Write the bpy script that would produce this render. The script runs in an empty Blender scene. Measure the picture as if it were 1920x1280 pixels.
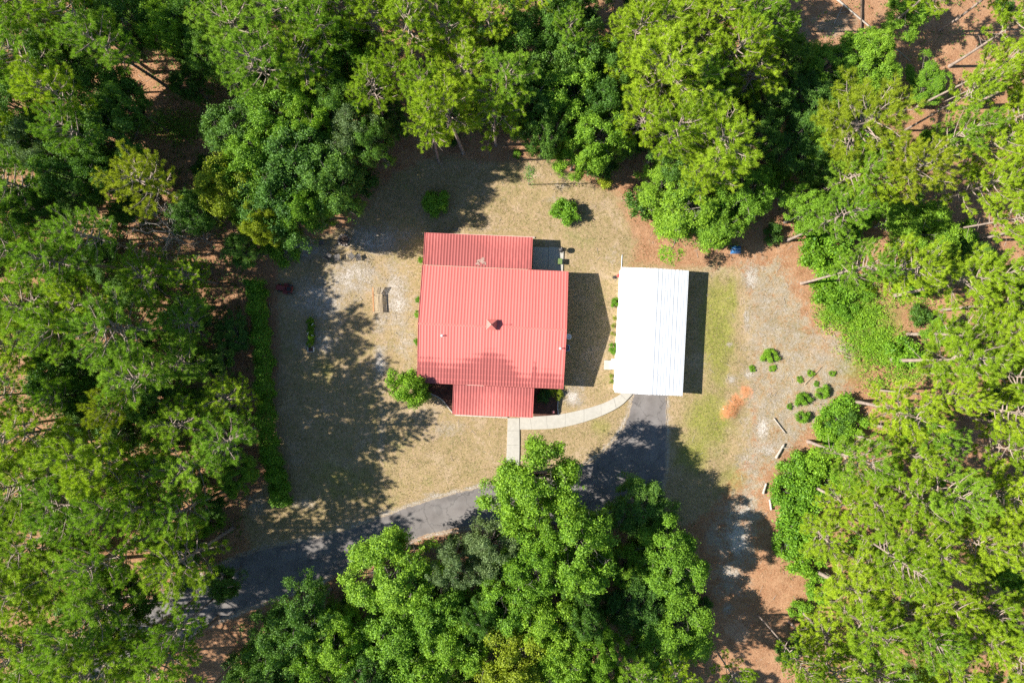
import bpy, math, random
import numpy as np
from mathutils import Vector

random.seed(7)
RNG = np.random.default_rng(11)
scene = bpy.context.scene
col = scene.collection

# ------------------------------------------------------------------ camera, light, exposure
CAM_H = 71.0
FPX = 1280.0
cam_data = bpy.data.cameras.new('camera')
cam_data.sensor_width = 36.0
cam_data.lens = 24.0
cam_data.clip_end = 2000.0
cam = bpy.data.objects.new('camera', cam_data)
cam.location = (0, 0, CAM_H)
cam.rotation_euler = (0, 0, 0)
col.objects.link(cam)
scene.camera = cam

SUN_EL = math.radians(38.7)
sun_to = Vector((-math.cos(SUN_EL), -0.015 * math.cos(SUN_EL), math.sin(SUN_EL))).normalized()
world = bpy.data.worlds.new('World')
scene.world = world
world.use_nodes = True
wn = world.node_tree.nodes
sky = wn.new('ShaderNodeTexSky')
sky.sky_type = 'NISHITA'
sky.sun_disc = False
sky.sun_elevation = SUN_EL
sky.air_density = 1.3
sky.dust_density = 0.2
sky.ozone_density = 4.0
sky.sun_rotation = math.atan2(sun_to.x, sun_to.y)
wn['Background'].inputs['Strength'].default_value = 0.068
world.node_tree.links.new(sky.outputs[0], wn['Background'].inputs['Color'])

sun_data = bpy.data.lights.new('sun', 'SUN')
sun_data.energy = 5.0
sun_data.angle = math.radians(0.53)
sun_data.color = (1.0, 0.95, 0.86)
sun = bpy.data.objects.new('sun', sun_data)
sun.rotation_euler = sun_to.to_track_quat('Z', 'Y').to_euler()
sun.location = (-60, 0, 60)
col.objects.link(sun)

scene.view_settings.view_transform = 'Standard'
scene.view_settings.look = 'None'
scene.view_settings.exposure = 1.15
scene.view_settings.gamma = 1.0
scene.view_settings.use_curve_mapping = False
scene.cycles.max_bounces = 6
scene.cycles.diffuse_bounces = 3
scene.cycles.transmission_bounces = 3
scene.cycles.glossy_bounces = 2
scene.cycles.use_denoising = False


# ------------------------------------------------------------------ helpers
def P(x, y, z=0.0):
    """photo position of a point at height z -> world"""
    s = (CAM_H - z) / FPX
    return ((x - 960.0) * s, (640.0 - y) * s, z)


def tag(o, label=None, cat=None, group=None, kind=None):
    if label: o['label'] = label
    if cat: o['category'] = cat
    if group: o['group'] = group
    if kind: o['kind'] = kind
    return o


def link(o, parent=None):
    col.objects.link(o)
    if parent is not None:
        o.parent = parent
    return o


def empty(name, loc=(0, 0, 0), rz=0.0, parent=None):
    o = bpy.data.objects.new(name, None)
    o.empty_display_size = 0.3
    o.location = loc
    o.rotation_euler = (0, 0, rz)
    return link(o, parent)


def np_mesh(name, verts, faces, mat=None, attrs=None, smooth=False):
    """verts (n,3); faces (m,k) array of one polygon size, or list of such arrays"""
    verts = np.asarray(verts, dtype=np.float32).reshape(-1, 3)
    if not isinstance(faces, list):
        faces = [faces]
    faces = [np.asarray(f, dtype=np.int32) for f in faces if len(f)]
    me = bpy.data.meshes.new(name)
    me.vertices.add(len(verts))
    me.vertices.foreach_set('co', verts.ravel())
    loops = np.concatenate([f.ravel() for f in faces])
    sizes = np.concatenate([np.full(len(f), f.shape[1], np.int32) for f in faces])
    starts = np.concatenate([[0], np.cumsum(sizes)[:-1]]).astype(np.int32)
    me.loops.add(len(loops))
    me.loops.foreach_set('vertex_index', loops)
    me.polygons.add(len(sizes))
    me.polygons.foreach_set('loop_start', starts)
    me.update(calc_edges=True)
    if smooth:
        me.polygons.foreach_set('use_smooth', np.ones(len(sizes), bool))
    if attrs:
        for k, v in attrs.items():
            a = me.attributes.new(k, 'FLOAT', 'POINT')
            a.data.foreach_set('value', np.asarray(v, np.float32))
    if mat:
        me.materials.append(mat)
    return me


class MB:
    """collects quads / polys for one mesh"""
    def __init__(self):
        self.v = []; self.f = []

    def poly(self, pts):
        n = len(self.v)
        self.v += [tuple(p) for p in pts]
        self.f.append(tuple(range(n, n + len(pts))))
        return self

    def box(self, x0, x1, y0, y1, z0, z1):
        n = len(self.v)
        self.v += [(x0, y0, z0), (x1, y0, z0), (x1, y1, z0), (x0, y1, z0), (x0, y0, z1), (x1, y0, z1), (x1, y1, z1), (x0, y1, z1)]
        self.f += [(n, n+3, n+2, n+1), (n+4, n+5, n+6, n+7), (n, n+1, n+5, n+4), (n+1, n+2, n+6, n+5), (n+2, n+3, n+7, n+6), (n+3, n, n+4, n+7)]
        return self

    def obox(self, a, b, w, h, up=(0, 0, 1)):
        """bar from a to b, w wide, h high, centred on the line"""
        a = Vector(a); b = Vector(b); d = (b - a).normalized(); up = Vector(up)
        s = d.cross(up)
        if s.length < 1e-4: s = d.cross(Vector((0, 1, 0)))
        s.normalize(); u = s.cross(d).normalized()
        n = len(self.v)
        for p in (a, b):
            for i, j in ((-1, -1), (1, -1), (1, 1), (-1, 1)):
                self.v.append(tuple(p + s * (i * w / 2) + u * (j * h / 2)))
        self.f += [(n, n+1, n+2, n+3), (n+7, n+6, n+5, n+4), (n, n+4, n+5, n+1), (n+1, n+5, n+6, n+2), (n+2, n+6, n+7, n+3), (n+3, n+7, n+4, n)]
        return self

    def tube(self, pts, rad, sides=8, cap=True):
        v, f = tube(np.array(pts, float), np.array(rad, float) if not np.isscalar(rad) else np.full(len(pts), rad), sides)
        n = len(self.v)
        self.v += [tuple(p) for p in v]
        self.f += [tuple(int(i) + n for i in q) for q in f]
        if cap:
            m = len(v)
            self.f.append(tuple(n + i for i in range(sides))[::-1])
            self.f.append(tuple(n + m - sides + i for i in range(sides)))
        return self

    def lathe(self, prof, sides=16, c=(0, 0, 0)):
        n = len(self.v)
        for r, z in prof:
            for i in range(sides):
                a = 2 * math.pi * i / sides
                self.v.append((c[0] + r * math.cos(a), c[1] + r * math.sin(a), c[2] + z))
        for k in range(len(prof) - 1):
            for i in range(sides):
                j = (i + 1) % sides
                self.f.append((n + k*sides + i, n + k*sides + j, n + (k+1)*sides + j, n + (k+1)*sides + i))
        self.f.append(tuple(n + i for i in range(sides))[::-1])
        self.f.append(tuple(n + (len(prof)-1)*sides + i for i in range(sides)))
        return self

    def mesh(self, name, mat=None, smooth=False):
        me = bpy.data.meshes.new(name)
        me.from_pydata(self.v, [], self.f)
        me.update()
        if smooth:
            for p in me.polygons: p.use_smooth = True
        if mat: me.materials.append(mat)
        return me

    def build(self, name, mat=None, parent=None, smooth=False, loc=None, rz=None, bevel=0.0):
        o = bpy.data.objects.new(name, self.mesh(name, mat, smooth))
        if loc is not None: o.location = loc
        if rz is not None: o.rotation_euler = (0, 0, rz)
        if bevel:
            m = o.modifiers.new('bevel', 'BEVEL'); m.width = bevel; m.segments = 2; m.limit_method = 'ANGLE'
        return link(o, parent)


def tube(pts, rad, sides=6):
    n = len(pts)
    t = np.gradient(pts, axis=0)
    t /= np.linalg.norm(t, axis=1)[:, None] + 1e-9
    ref = np.array([0.31, 0.95, 0.05]) if abs(t[:, 1]).mean() < 0.8 else np.array([1.0, 0.1, 0.2])
    s = np.cross(t, ref); s /= np.linalg.norm(s, axis=1)[:, None] + 1e-9
    u = np.cross(s, t)
    a = np.linspace(0, 2 * math.pi, sides, endpoint=False)
    v = pts[:, None, :] + rad[:, None, None] * (np.cos(a)[None, :, None] * s[:, None, :] + np.sin(a)[None, :, None] * u[:, None, :])
    i = np.arange(n - 1)[:, None] * sides; j = np.arange(sides)[None, :]; j2 = (j + 1) % sides
    f = np.stack([i + j, i + j2, i + sides + j2, i + sides + j], axis=-1).reshape(-1, 4)
    return v.reshape(-1, 3), f


def join_tubes(tubes):
    V = []; F = []; n = 0
    for pts, rad, sides in tubes:
        v, f = tube(np.asarray(pts, float), np.asarray(rad, float), sides)
        V.append(v); F.append(f + n); n += len(v)
    return np.concatenate(V), np.concatenate(F)


def unit(v):
    return v / (np.linalg.norm(v, axis=-1, keepdims=True) + 1e-9)


# ------------------------------------------------------------------ materials
class NT:
    def __init__(self, name):
        self.m = bpy.data.materials.new(name); self.m.use_nodes = True
        self.t = self.m.node_tree; self.n = self.t.nodes; self.n.clear()
        self.out = self.n.new('ShaderNodeOutputMaterial')

    def node(self, typ, props=None, **ins):
        x = self.n.new(typ)
        for k, v in (props or {}).items(): setattr(x, k, v)
        for k, v in ins.items():
            self.set(x.inputs[k.replace('_', ' ')], v)
        return x

    def set(self, sock, v):
        if hasattr(v, 'is_output') or isinstance(v, bpy.types.NodeSocket):
            self.t.links.new(v, sock)
        else:
            if isinstance(v, (tuple, list)) and len(v) == 3 and sock.type == 'RGBA': v = (*v, 1)
            sock.default_value = v

    def math(self, op, a, b=0.0, c=None, clamp=False):
        x = self.n.new('ShaderNodeMath'); x.operation = op; x.use_clamp = clamp
        self.set(x.inputs[0], a); self.set(x.inputs[1], b)
        if c is not None: self.set(x.inputs[2], c)
        return x.outputs[0]

    def mix(self, f, a, b, mode='MIX'):
        x = self.n.new('ShaderNodeMix'); x.data_type = 'RGBA'; x.blend_type = mode
        self.set(x.inputs['Factor'], f)
        self.set(x.inputs[6], a); self.set(x.inputs[7], b)
        return x.outputs[2]

    def noise(self, scale, detail=3, rough=0.6, vec=None, out='Fac', dist=0.0):
        x = self.n.new('ShaderNodeTexNoise')
        x.inputs['Scale'].default_value = scale; x.inputs['Detail'].default_value = detail
        x.inputs['Roughness'].default_value = rough; x.inputs['Distortion'].default_value = dist
        if vec is not None: self.t.links.new(vec, x.inputs['Vector'])
        return x.outputs[out]

    def ramp(self, f, lo, hi):
        x = self.n.new('ShaderNodeMapRange'); x.clamp = True
        x.interpolation_type = 'SMOOTHSTEP'
        self.set(x.inputs['Value'], f); self.set(x.inputs['From Min'], lo); self.set(x.inputs['From Max'], hi)
        return x.outputs[0]

    def pos(self):
        return self.n.new('ShaderNodeNewGeometry').outputs['Position']

    def obj(self):
        return self.n.new('ShaderNodeTexCoord').outputs['Object']

    def attr(self, name):
        x = self.n.new('ShaderNodeAttribute'); x.attribute_name = name
        return x.outputs['Fac']

    def rand(self):
        return self.n.new('ShaderNodeObjectInfo').outputs['Random']

    def bump(self, h, strength=0.5, dist=0.02):
        x = self.n.new('ShaderNodeBump'); x.inputs['Strength'].default_value = strength; x.inputs['Distance'].default_value = dist
        self.t.links.new(h, x.inputs['Height'])
        return x.outputs[0]

    def principled(self, color, rough=0.7, spec=0.3, normal=None, metal=0.0):
        b = self.n.new('ShaderNodeBsdfPrincipled')
        self.set(b.inputs['Base Color'], color); self.set(b.inputs['Roughness'], rough)
        b.inputs['Specular IOR Level'].default_value = spec
        b.inputs['Metallic'].default_value = metal
        if normal is not None: self.t.links.new(normal, b.inputs['Normal'])
        self.t.links.new(b.outputs[0], self.out.inputs[0])
        return self.m


def simple(name, c, rough=0.7, spec=0.3, var=0.25, scale=6.0, bump=0.3, metal=0.0):
    t = NT(name)
    p = t.pos()
    n = t.noise(scale, 5, 0.65, p)
    n2 = t.noise(scale * 0.18, 2, 0.5, p)
    f = t.ramp(t.math('ADD', t.math('MULTIPLY', n, 0.65), t.math('MULTIPLY', n2, 0.35)), 0.3, 0.7)
    c0 = tuple(x * (1 - var) for x in c); c1 = tuple(min(1, x * (1 + var)) for x in c)
    return t.principled(t.mix(f, c0, c1), rough, spec, t.bump(n, bump, 0.01) if bump else None, metal)


def leaf_mat(name, dark, lit, trans, gloss=0.08, hue=0.25):
    t = NT(name)
    tint = t.attr('tint')
    rnd = t.rand()
    base = t.mix(tint, dark, lit)
    k = t.math('ADD', t.math('MULTIPLY', rnd, hue), 1.0 - hue * 0.5)
    base = t.mix(1.0, base, t.n.new('ShaderNodeCombineColor').outputs[0], 'MULTIPLY')
    cc = [x for x in t.n if x.type == 'COMBINE_COLOR'][0]
    t.set(cc.inputs[0], t.math('MULTIPLY', k, t.math('ADD', t.math('MULTIPLY', rnd, 0.16), 0.92)))
    t.set(cc.inputs[1], k); t.set(cc.inputs[2], k)
    d = t.node('ShaderNodeBsdfDiffuse', Color=base)
    tr = t.node('ShaderNodeBsdfTranslucent', Color=t.mix(1.0, base, trans, 'MULTIPLY'))
    a = t.node('ShaderNodeMixShader'); a.inputs[0].default_value = 0.27
    t.t.links.new(d.outputs[0], a.inputs[1]); t.t.links.new(tr.outputs[0], a.inputs[2])
    g = t.node('ShaderNodeBsdfGlossy', Color=(0.9, 0.95, 1.0), Roughness=0.6)
    b = t.node('ShaderNodeMixShader'); b.inputs[0].default_value = gloss
    t.t.links.new(a.outputs[0], b.inputs[1]); t.t.links.new(g.outputs[0], b.inputs[2])
    t.t.links.new(b.outputs[0], t.out.inputs[0])
    return t.m


M = {}
TR = (1.25, 1.3, 0.5)
M['pine_bright'] = leaf_mat('needles_bright_green', (0.190, 0.290, 0.014), (0.400, 0.560, 0.026), TR, 0.012)
M['pine_mid'] = leaf_mat('needles_mid_green', (0.140, 0.255, 0.018), (0.310, 0.500, 0.034), TR, 0.012)
M['pine_yellow'] = leaf_mat('needles_yellow_green', (0.200, 0.250, 0.012), (0.400, 0.465, 0.022), TR, 0.012)
M['oak_bright'] = leaf_mat('leaves_bright_green', (0.085, 0.190, 0.012), (0.280, 0.470, 0.026), TR, 0.02)
M['oak_dark'] = leaf_mat('leaves_dark_green', (0.042, 0.110, 0.014), (0.160, 0.310, 0.030), TR, 0.022)
M['oak_grey'] = leaf_mat('leaves_grey_green', (0.090, 0.140, 0.050), (0.240, 0.330, 0.120), TR, 0.02)
M['oak_yellow'] = leaf_mat('leaves_yellow_green', (0.140, 0.190, 0.010), (0.350, 0.430, 0.020), TR, 0.02)
M['shrub'] = leaf_mat('leaves_shrub_green', (0.075, 0.185, 0.010), (0.250, 0.450, 0.020), TR, 0.02)
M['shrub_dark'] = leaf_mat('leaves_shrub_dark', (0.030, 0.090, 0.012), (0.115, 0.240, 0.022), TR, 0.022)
M['red_leaf'] = leaf_mat('leaves_red', (0.10, 0.02, 0.015), (0.28, 0.06, 0.03), TR, 0.02)
M['bark_pine'] = simple('pine_bark', (0.30, 0.235, 0.195), 0.9, 0.1, 0.4, 9.0, 0.8)
M['bark_oak'] = simple('oak_bark', (0.21, 0.18, 0.155), 0.9, 0.1, 0.4, 7.0, 0.8)
M['deadwood'] = simple('bleached_deadwood', (0.40, 0.35, 0.30), 0.85, 0.1, 0.25, 9.0, 0.5)
M['darklog'] = simple('dark_log_bark', (0.12, 0.085, 0.06), 0.9, 0.1, 0.4, 8.0, 0.6)
M['concrete'] = simple('pale_concrete', (0.40, 0.375, 0.325), 0.85, 0.2, 0.10, 3.0, 0.25)
M['concrete_edge'] = simple('edging_concrete', (0.46, 0.41, 0.36), 0.85, 0.2, 0.15, 4.0, 0.3)
M['mulch'] = simple('dark_mulch', (0.11, 0.055, 0.040), 0.95, 0.05, 0.5, 14.0, 0.9)
M['wall_tan'] = simple('tan_siding', (0.46, 0.39, 0.30), 0.8, 0.2, 0.08, 2.0, 0.15)
M['white_metal'] = simple('white_painted_metal', (0.80, 0.81, 0.83), 0.45, 0.35, 0.04, 1.2, 0.05)
M['white_paint'] = simple('white_trim_paint', (0.78, 0.77, 0.74), 0.6, 0.3, 0.06, 3.0, 0.1)
M['red_trim'] = simple('red_trim_metal', (0.46, 0.125, 0.11), 0.55, 0.3, 0.15, 2.0, 0.1)
M['pale_red_trim'] = simple('faded_red_cap', (0.62, 0.34, 0.29), 0.55, 0.3, 0.10, 2.0, 0.1)
M['ridge_red'] = simple('faded_red_ridge_metal', (0.60, 0.175, 0.150), 0.6, 0.25, 0.12, 2.0, 0.1)
M['black_metal'] = simple('black_metal', (0.025, 0.024, 0.024), 0.5, 0.4, 0.3, 8.0, 0.1)
M['grey_metal'] = simple('grey_metal', (0.35, 0.36, 0.37), 0.5, 0.4, 0.15, 6.0, 0.1)
M['blue_grey'] = simple('blue_grey_metal', (0.20, 0.30, 0.42), 0.5, 0.4, 0.15, 6.0, 0.1)
M['green_box'] = simple('green_plastic', (0.13, 0.19, 0.06), 0.6, 0.3, 0.2, 6.0, 0.1)
M['blue_tarp'] = simple('blue_tarp', (0.05, 0.17, 0.38), 0.5, 0.35, 0.25, 5.0, 0.5)
M['red_plastic'] = simple('red_plastic', (0.45, 0.05, 0.05), 0.5, 0.4, 0.15, 6.0, 0.1)
M['pink_plastic'] = simple('faded_pink_plastic', (0.62, 0.22, 0.22), 0.5, 0.4, 0.15, 6.0, 0.1)
M['dull_red'] = simple('dull_red_paint', (0.22, 0.035, 0.03), 0.55, 0.4, 0.2, 6.0, 0.1)
M['terracotta'] = simple('terracotta', (0.36, 0.15, 0.08), 0.8, 0.2, 0.2, 6.0, 0.2)
M['wood'] = simple('weathered_wood', (0.42, 0.33, 0.22), 0.85, 0.15, 0.25, 9.0, 0.4)
M['wood_red'] = simple('cedar_wood', (0.40, 0.21, 0.10), 0.85, 0.15, 0.25, 9.0, 0.4)
M['stone'] = simple('ring_stone', (0.24, 0.21, 0.19), 0.9, 0.15, 0.35, 6.0, 0.6)
M['ash'] = simple('fire_ash', (0.10, 0.075, 0.065), 0.95, 0.05, 0.6, 12.0, 0.6)
M['glass'] = simple('window_glass', (0.03, 0.04, 0.05), 0.08, 0.6, 0.1, 1.0, 0.0)


def roof_red(name, fresh, worn, amount):
    """chalked red paint, with mildew that gathers towards the eaves in cells between ribs and purlins"""
    t = NT(name)
    p = t.obj()
    n_big = t.noise(0.55, 4, 0.6, p)
    n_fine = t.noise(9.0, 4, 0.7, p)
    st = t.attr('wear')
    cell = t.attr('cell')
    f = t.math('ADD', st, t.math('MULTIPLY', t.math('SUBTRACT', n_big, 0.5), 0.75))
    f = t.math('ADD', f, t.math('MULTIPLY', cell, 0.27))
    f = t.math('ADD', f, t.math('MULTIPLY', t.math('SUBTRACT', n_fine, 0.5), 0.22))
    f = t.math('MULTIPLY', t.ramp(f, 0.30, 0.75), amount)
    c = t.mix(f, fresh, worn)
    rnd = t.rand()
    k = t.math('ADD', 0.95, t.math('MULTIPLY', rnd, 0.10))
    mp = t.node('ShaderNodeMapping'); mp.inputs['Scale'].default_value = (5.0, 0.22, 1.0)
    t.t.links.new(p, mp.inputs['Vector'])
    streak = t.noise(1.0, 4, 0.65, mp.outputs[0])
    k = t.math('MULTIPLY', k, t.math('ADD', 0.80, t.math('MULTIPLY', streak, 0.40)))
    k = t.math('MULTIPLY', k, t.math('ADD', 0.92, t.math('MULTIPLY', n_fine, 0.16)))
    cc = t.node('ShaderNodeCombineColor'); 
    for i in range(3): t.set(cc.inputs[i], k)
    c = t.mix(1.0, c, cc.outputs[0], 'MULTIPLY')
    return t.principled(c, 0.62, 0.25, t.bump(n_fine, 0.08, 0.01))


M['roof_red'] = roof_red('faded_red_roof_metal', (0.60, 0.150, 0.130), (0.27, 0.072, 0.066), 0.9)

# ------------------------------------------------------------------ the ground
CORE_X, CORE_Y = 62.0, 44.0
gx = np.concatenate([-CORE_X - np.geomspace(1, 420, 22)[::-1], np.linspace(-CORE_X, CORE_X, 415), CORE_X + np.geomspace(1, 420, 22)])
gy = np.concatenate([-CORE_Y - np.geomspace(1, 420, 22)[::-1], np.linspace(-CORE_Y, CORE_Y, 295), CORE_Y + np.geomspace(1, 420, 22)])
GX, GY = np.meshgrid(gx, gy)
PXX = 960 + GX * FPX / CAM_H     # photo position of each ground point, used to lay out the zones
PYY = 640 - GY * FPX / CAM_H


def poly_sdf(pts, X, Y):
    """signed distance to a polygon (negative inside), same units as the points"""
    pts = np.array(pts, float)
    d = np.full(X.shape, 1e9); inside = np.zeros(X.shape, bool)
    for i in range(len(pts)):
        a = pts[i]; b = pts[(i + 1) % len(pts)]
        e = b - a; wx = X - a[0]; wy = Y - a[1]
        tt = np.clip((wx * e[0] + wy * e[1]) / (e @ e), 0, 1)
        d = np.minimum(d, np.hypot(wx - tt * e[0], wy - tt * e[1]))
        c = ((a[1] > Y) != (b[1] > Y)) & (X < (b[0] - a[0]) * (Y - a[1]) / (b[1] - a[1] + 1e-12) + a[0])
        inside ^= c
    return np.where(inside, -d, d)


def soft(sd, w):
    return np.clip(0.5 - sd / (2 * w), 0, 1)


def blob(x, y, rx, ry, w=1.0):
    return w * np.clip(1.25 - np.hypot((PXX - x) / rx, (PYY - y) / ry), 0, 1)


yard = [(520, 470), (600, 440), (660, 420), (730, 330), (800, 295), (900, 285), (1010, 290), (1080, 330), (1180, 370), (1200, 440),
        (1270, 500), (1390, 500), (1425, 600), (1420, 680), (1415, 760), (1415, 850), (1370, 900), (1330, 960), (1280, 990), (1180, 960), (1000, 930), (900, 930), (760, 960),
        (640, 1010), (470, 1040), (450, 960), (500, 900), (520, 700)]
straw_yard = [(1150, 360), (1210, 400), (1290, 500), (1180, 500), (1190, 450)]
sandtrack = [(1385, 490), (1470, 470), (1530, 600), (1620, 640), (1600, 740), (1500, 840), (1440, 900), (1430, 1000), (1400, 1130), (1330, 1130), (1330, 960), (1390, 880), (1380, 760), (1395, 640)]
w_lawn = np.maximum(soft(poly_sdf(yard, PXX, PYY), 22), 0.62 * soft(poly_sdf(sandtrack[:9] + [(1400, 880)], PXX, PYY), 30))
w_sand = soft(poly_sdf(sandtrack, PXX, PYY), 26) * 0.44
for b in [(1410, 520, 26, 42, .66), (1440, 560, 30, 40, .5), (1400, 600, 10, 45, .6), (1430, 640, 60, 40, .3), (1500, 640, 40, 30, .35), (1490, 690, 40, 30, .4), (1405, 700, 20, 22, .6), (1372, 712, 16, 14, .7),
          (1430, 800, 25, 45, .65), (1440, 840, 45, 30, .62), (1400, 870, 40, 40, .5), (1470, 740, 40, 40, .3), (1385, 1010, 40, 60, .75), (1370, 1075, 36, 50, .6), (1400, 960, 36, 34, .65), (1350, 1000, 40, 60, .5), (1365, 1140, 14, 20, .6), (1440, 500, 40, 25, .4),
          (640, 470, 90, 45, .35), (760, 440, 50, 20, .45), (712, 680, 18, 50, .75), (715, 600, 25, 40, .5), (715, 800, 12, 170, .4), (840, 800, 50, 25, .45), (800, 775, 30, 22, .4), (1075, 745, 28, 26, .7), (1090, 725, 12, 30, .5),
          (1050, 350, 30, 16, .4), (1040, 372, 26, 12, .4), (1100, 385, 40, 20, .2), (600, 560, 90, 70, .6), (560, 470, 80, 30, .65), (660, 520, 90, 60, .6), (740, 560, 50, 100, .6), (600, 640, 70, 40, .5), (700, 450, 80, 40, .65), (760, 640, 30, 60, .5), (1150, 480, 40, 30, .3), (1340, 840, 30, 30, .25),
          (540, 1020, 60, 10, .5), (660, 985, 60, 9, .5), (570, 945, 30, 14, .6), (480, 945, 30, 30, .5), (830, 928, 60, 7, .6), (740, 958, 60, 8, .6), (620, 1060, 40, 12, .6), (690, 1045, 40, 10, .6), (860, 990, 40, 10, .4),
          (1000, 470, 40, 10, .3), (880, 430, 120, 8, .4), (1190, 470, 30, 40, .15), (1368, 645, 8, 6, .6)]:
    w_sand = np.maximum(w_sand, blob(*b))
w_green = 0.22 * soft(poly_sdf(sandtrack[:9], PXX, PYY), 40)
for b in [(1345, 620, 45, 150, .95), (1330, 790, 70, 90, .85), (1300, 850, 60, 60, .8), (1370, 560, 22, 70, .8), (1130, 800, 40, 30, .6), (1380, 900, 60, 60, .6), (600, 700, 70, 60, .5), (640, 900, 120, 80, .55), (1000, 640, 30, 20, .2),
          (560, 960, 80, 50, .4), (950, 360, 80, 40, .3), (860, 860, 60, 40, .25), (1020, 800, 40, 15, .3), (1190, 480, 30, 16, .3), (1100, 440, 50, 40, .25),
          (1640, 620, 80, 90, .9), (1600, 690, 60, 50, .7), (1560, 580, 50, 50, .7), (1500, 780, 30, 30, .4), (1440, 665, 16, 22, .6), (1900, 560, 60, 60, .4), (330, 240, 80, 30, .5), (1500, 110, 40, 40, .3)]:
    w_green = np.maximum(w_green, blob(*b))
w_clay = np.maximum(np.maximum(blob(1367, 772, 22, 18, 1.2), blob(1383, 753, 22, 20, 1.1)), np.maximum(blob(1400, 735, 16, 20, .8), blob(1395, 720, 10, 12, .5)))
w_straw = np.maximum(soft(poly_sdf(straw_yard, PXX, PYY), 26), np.maximum(blob(1240, 470, 40, 30, .7), blob(930, 290, 120, 22, .9)))
w_straw = np.maximum(w_straw, np.maximum(blob(1430, 1130, 70, 60, .9), blob(1010, 840, 45, 40, .5)))
w_bare = np.maximum(blob(1380, 1180, 50, 50, .6), np.maximum(blob(1540, 640, 70, 70, .5), blob(1480, 830, 40, 40, .4)))
w_litter = np.maximum(np.maximum(blob(1570, 50, 90, 40, .6), blob(1500, 60, 60, 60, .5)), 0)

inner = [(1188, 738), (1182, 762), (1174, 790), (1158, 818), (1128, 850), (1084, 880), (1030, 898), (975, 902), (920, 908), (850, 925), (780, 945), (720, 967), (660, 990), (580, 1010), (480, 1032), (420, 1056), (350, 1092), (270, 1135), (150, 1200), (20, 1270), (-80, 1330)]
outer = [(1250, 738), (1250, 770), (1250, 805), (1250, 850), (1246, 900), (1226, 945), (1170, 978), (1080, 996), (985, 996), (900, 985), (810, 1000), (740, 1024), (670, 1052), (610, 1085), (530, 1118), (460, 1142), (390, 1172), (310, 1215), (190, 1275), (70, 1345), (-30, 1410)]
drive_sd = poly_sdf(inner + outer[::-1], PXX, PYY)
w_sand = np.maximum(w_sand, 0.62 * np.exp(-((drive_sd - 2.5) / 5.5) ** 2))
relief = 0.06 * np.sin(GX * 0.55 + 1.2 * np.sin(GY * 0.31)) * np.sin(GY * 0.47 + 0.7 * np.sin(GX * 0.23))
relief += 0.03 * np.sin(GX * 1.9 + GY * 0.8) * np.sin(GY * 2.3 - GX * 0.6)
built = [(770, 425), (1080, 425), (1170, 480), (1300, 490), (1330, 760), (1320, 960), (900, 1010), (600, 1110), (380, 1200), (330, 1120), (640, 960), (930, 880), (930, 800), (770, 730)]
flat = np.clip((poly_sdf(built, PXX, PYY)) / 40.0, 0, 1)
gz = (relief - 0.09) * flat - 0.02
gz += 0.35 * np.clip(w_clay, 0, 1) ** 2 * np.clip(blob(1368, 770, 24, 20, 1.2), 0, 1)
ny, nx = GX.shape
idx = np.arange(nx * ny).reshape(ny, nx)
gf = np.stack([idx[:-1, :-1], idx[:-1, 1:], idx[1:, 1:], idx[1:, :-1]], -1).reshape(-1, 4)


def ground_z(x, y):
    i = np.clip(np.searchsorted(gx, x) - 1, 0, nx - 2); j = np.clip(np.searchsorted(gy, y) - 1, 0, ny - 2)
    return float(min(gz[j, i], gz[j + 1, i], gz[j, i + 1], gz[j + 1, i + 1]))


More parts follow.
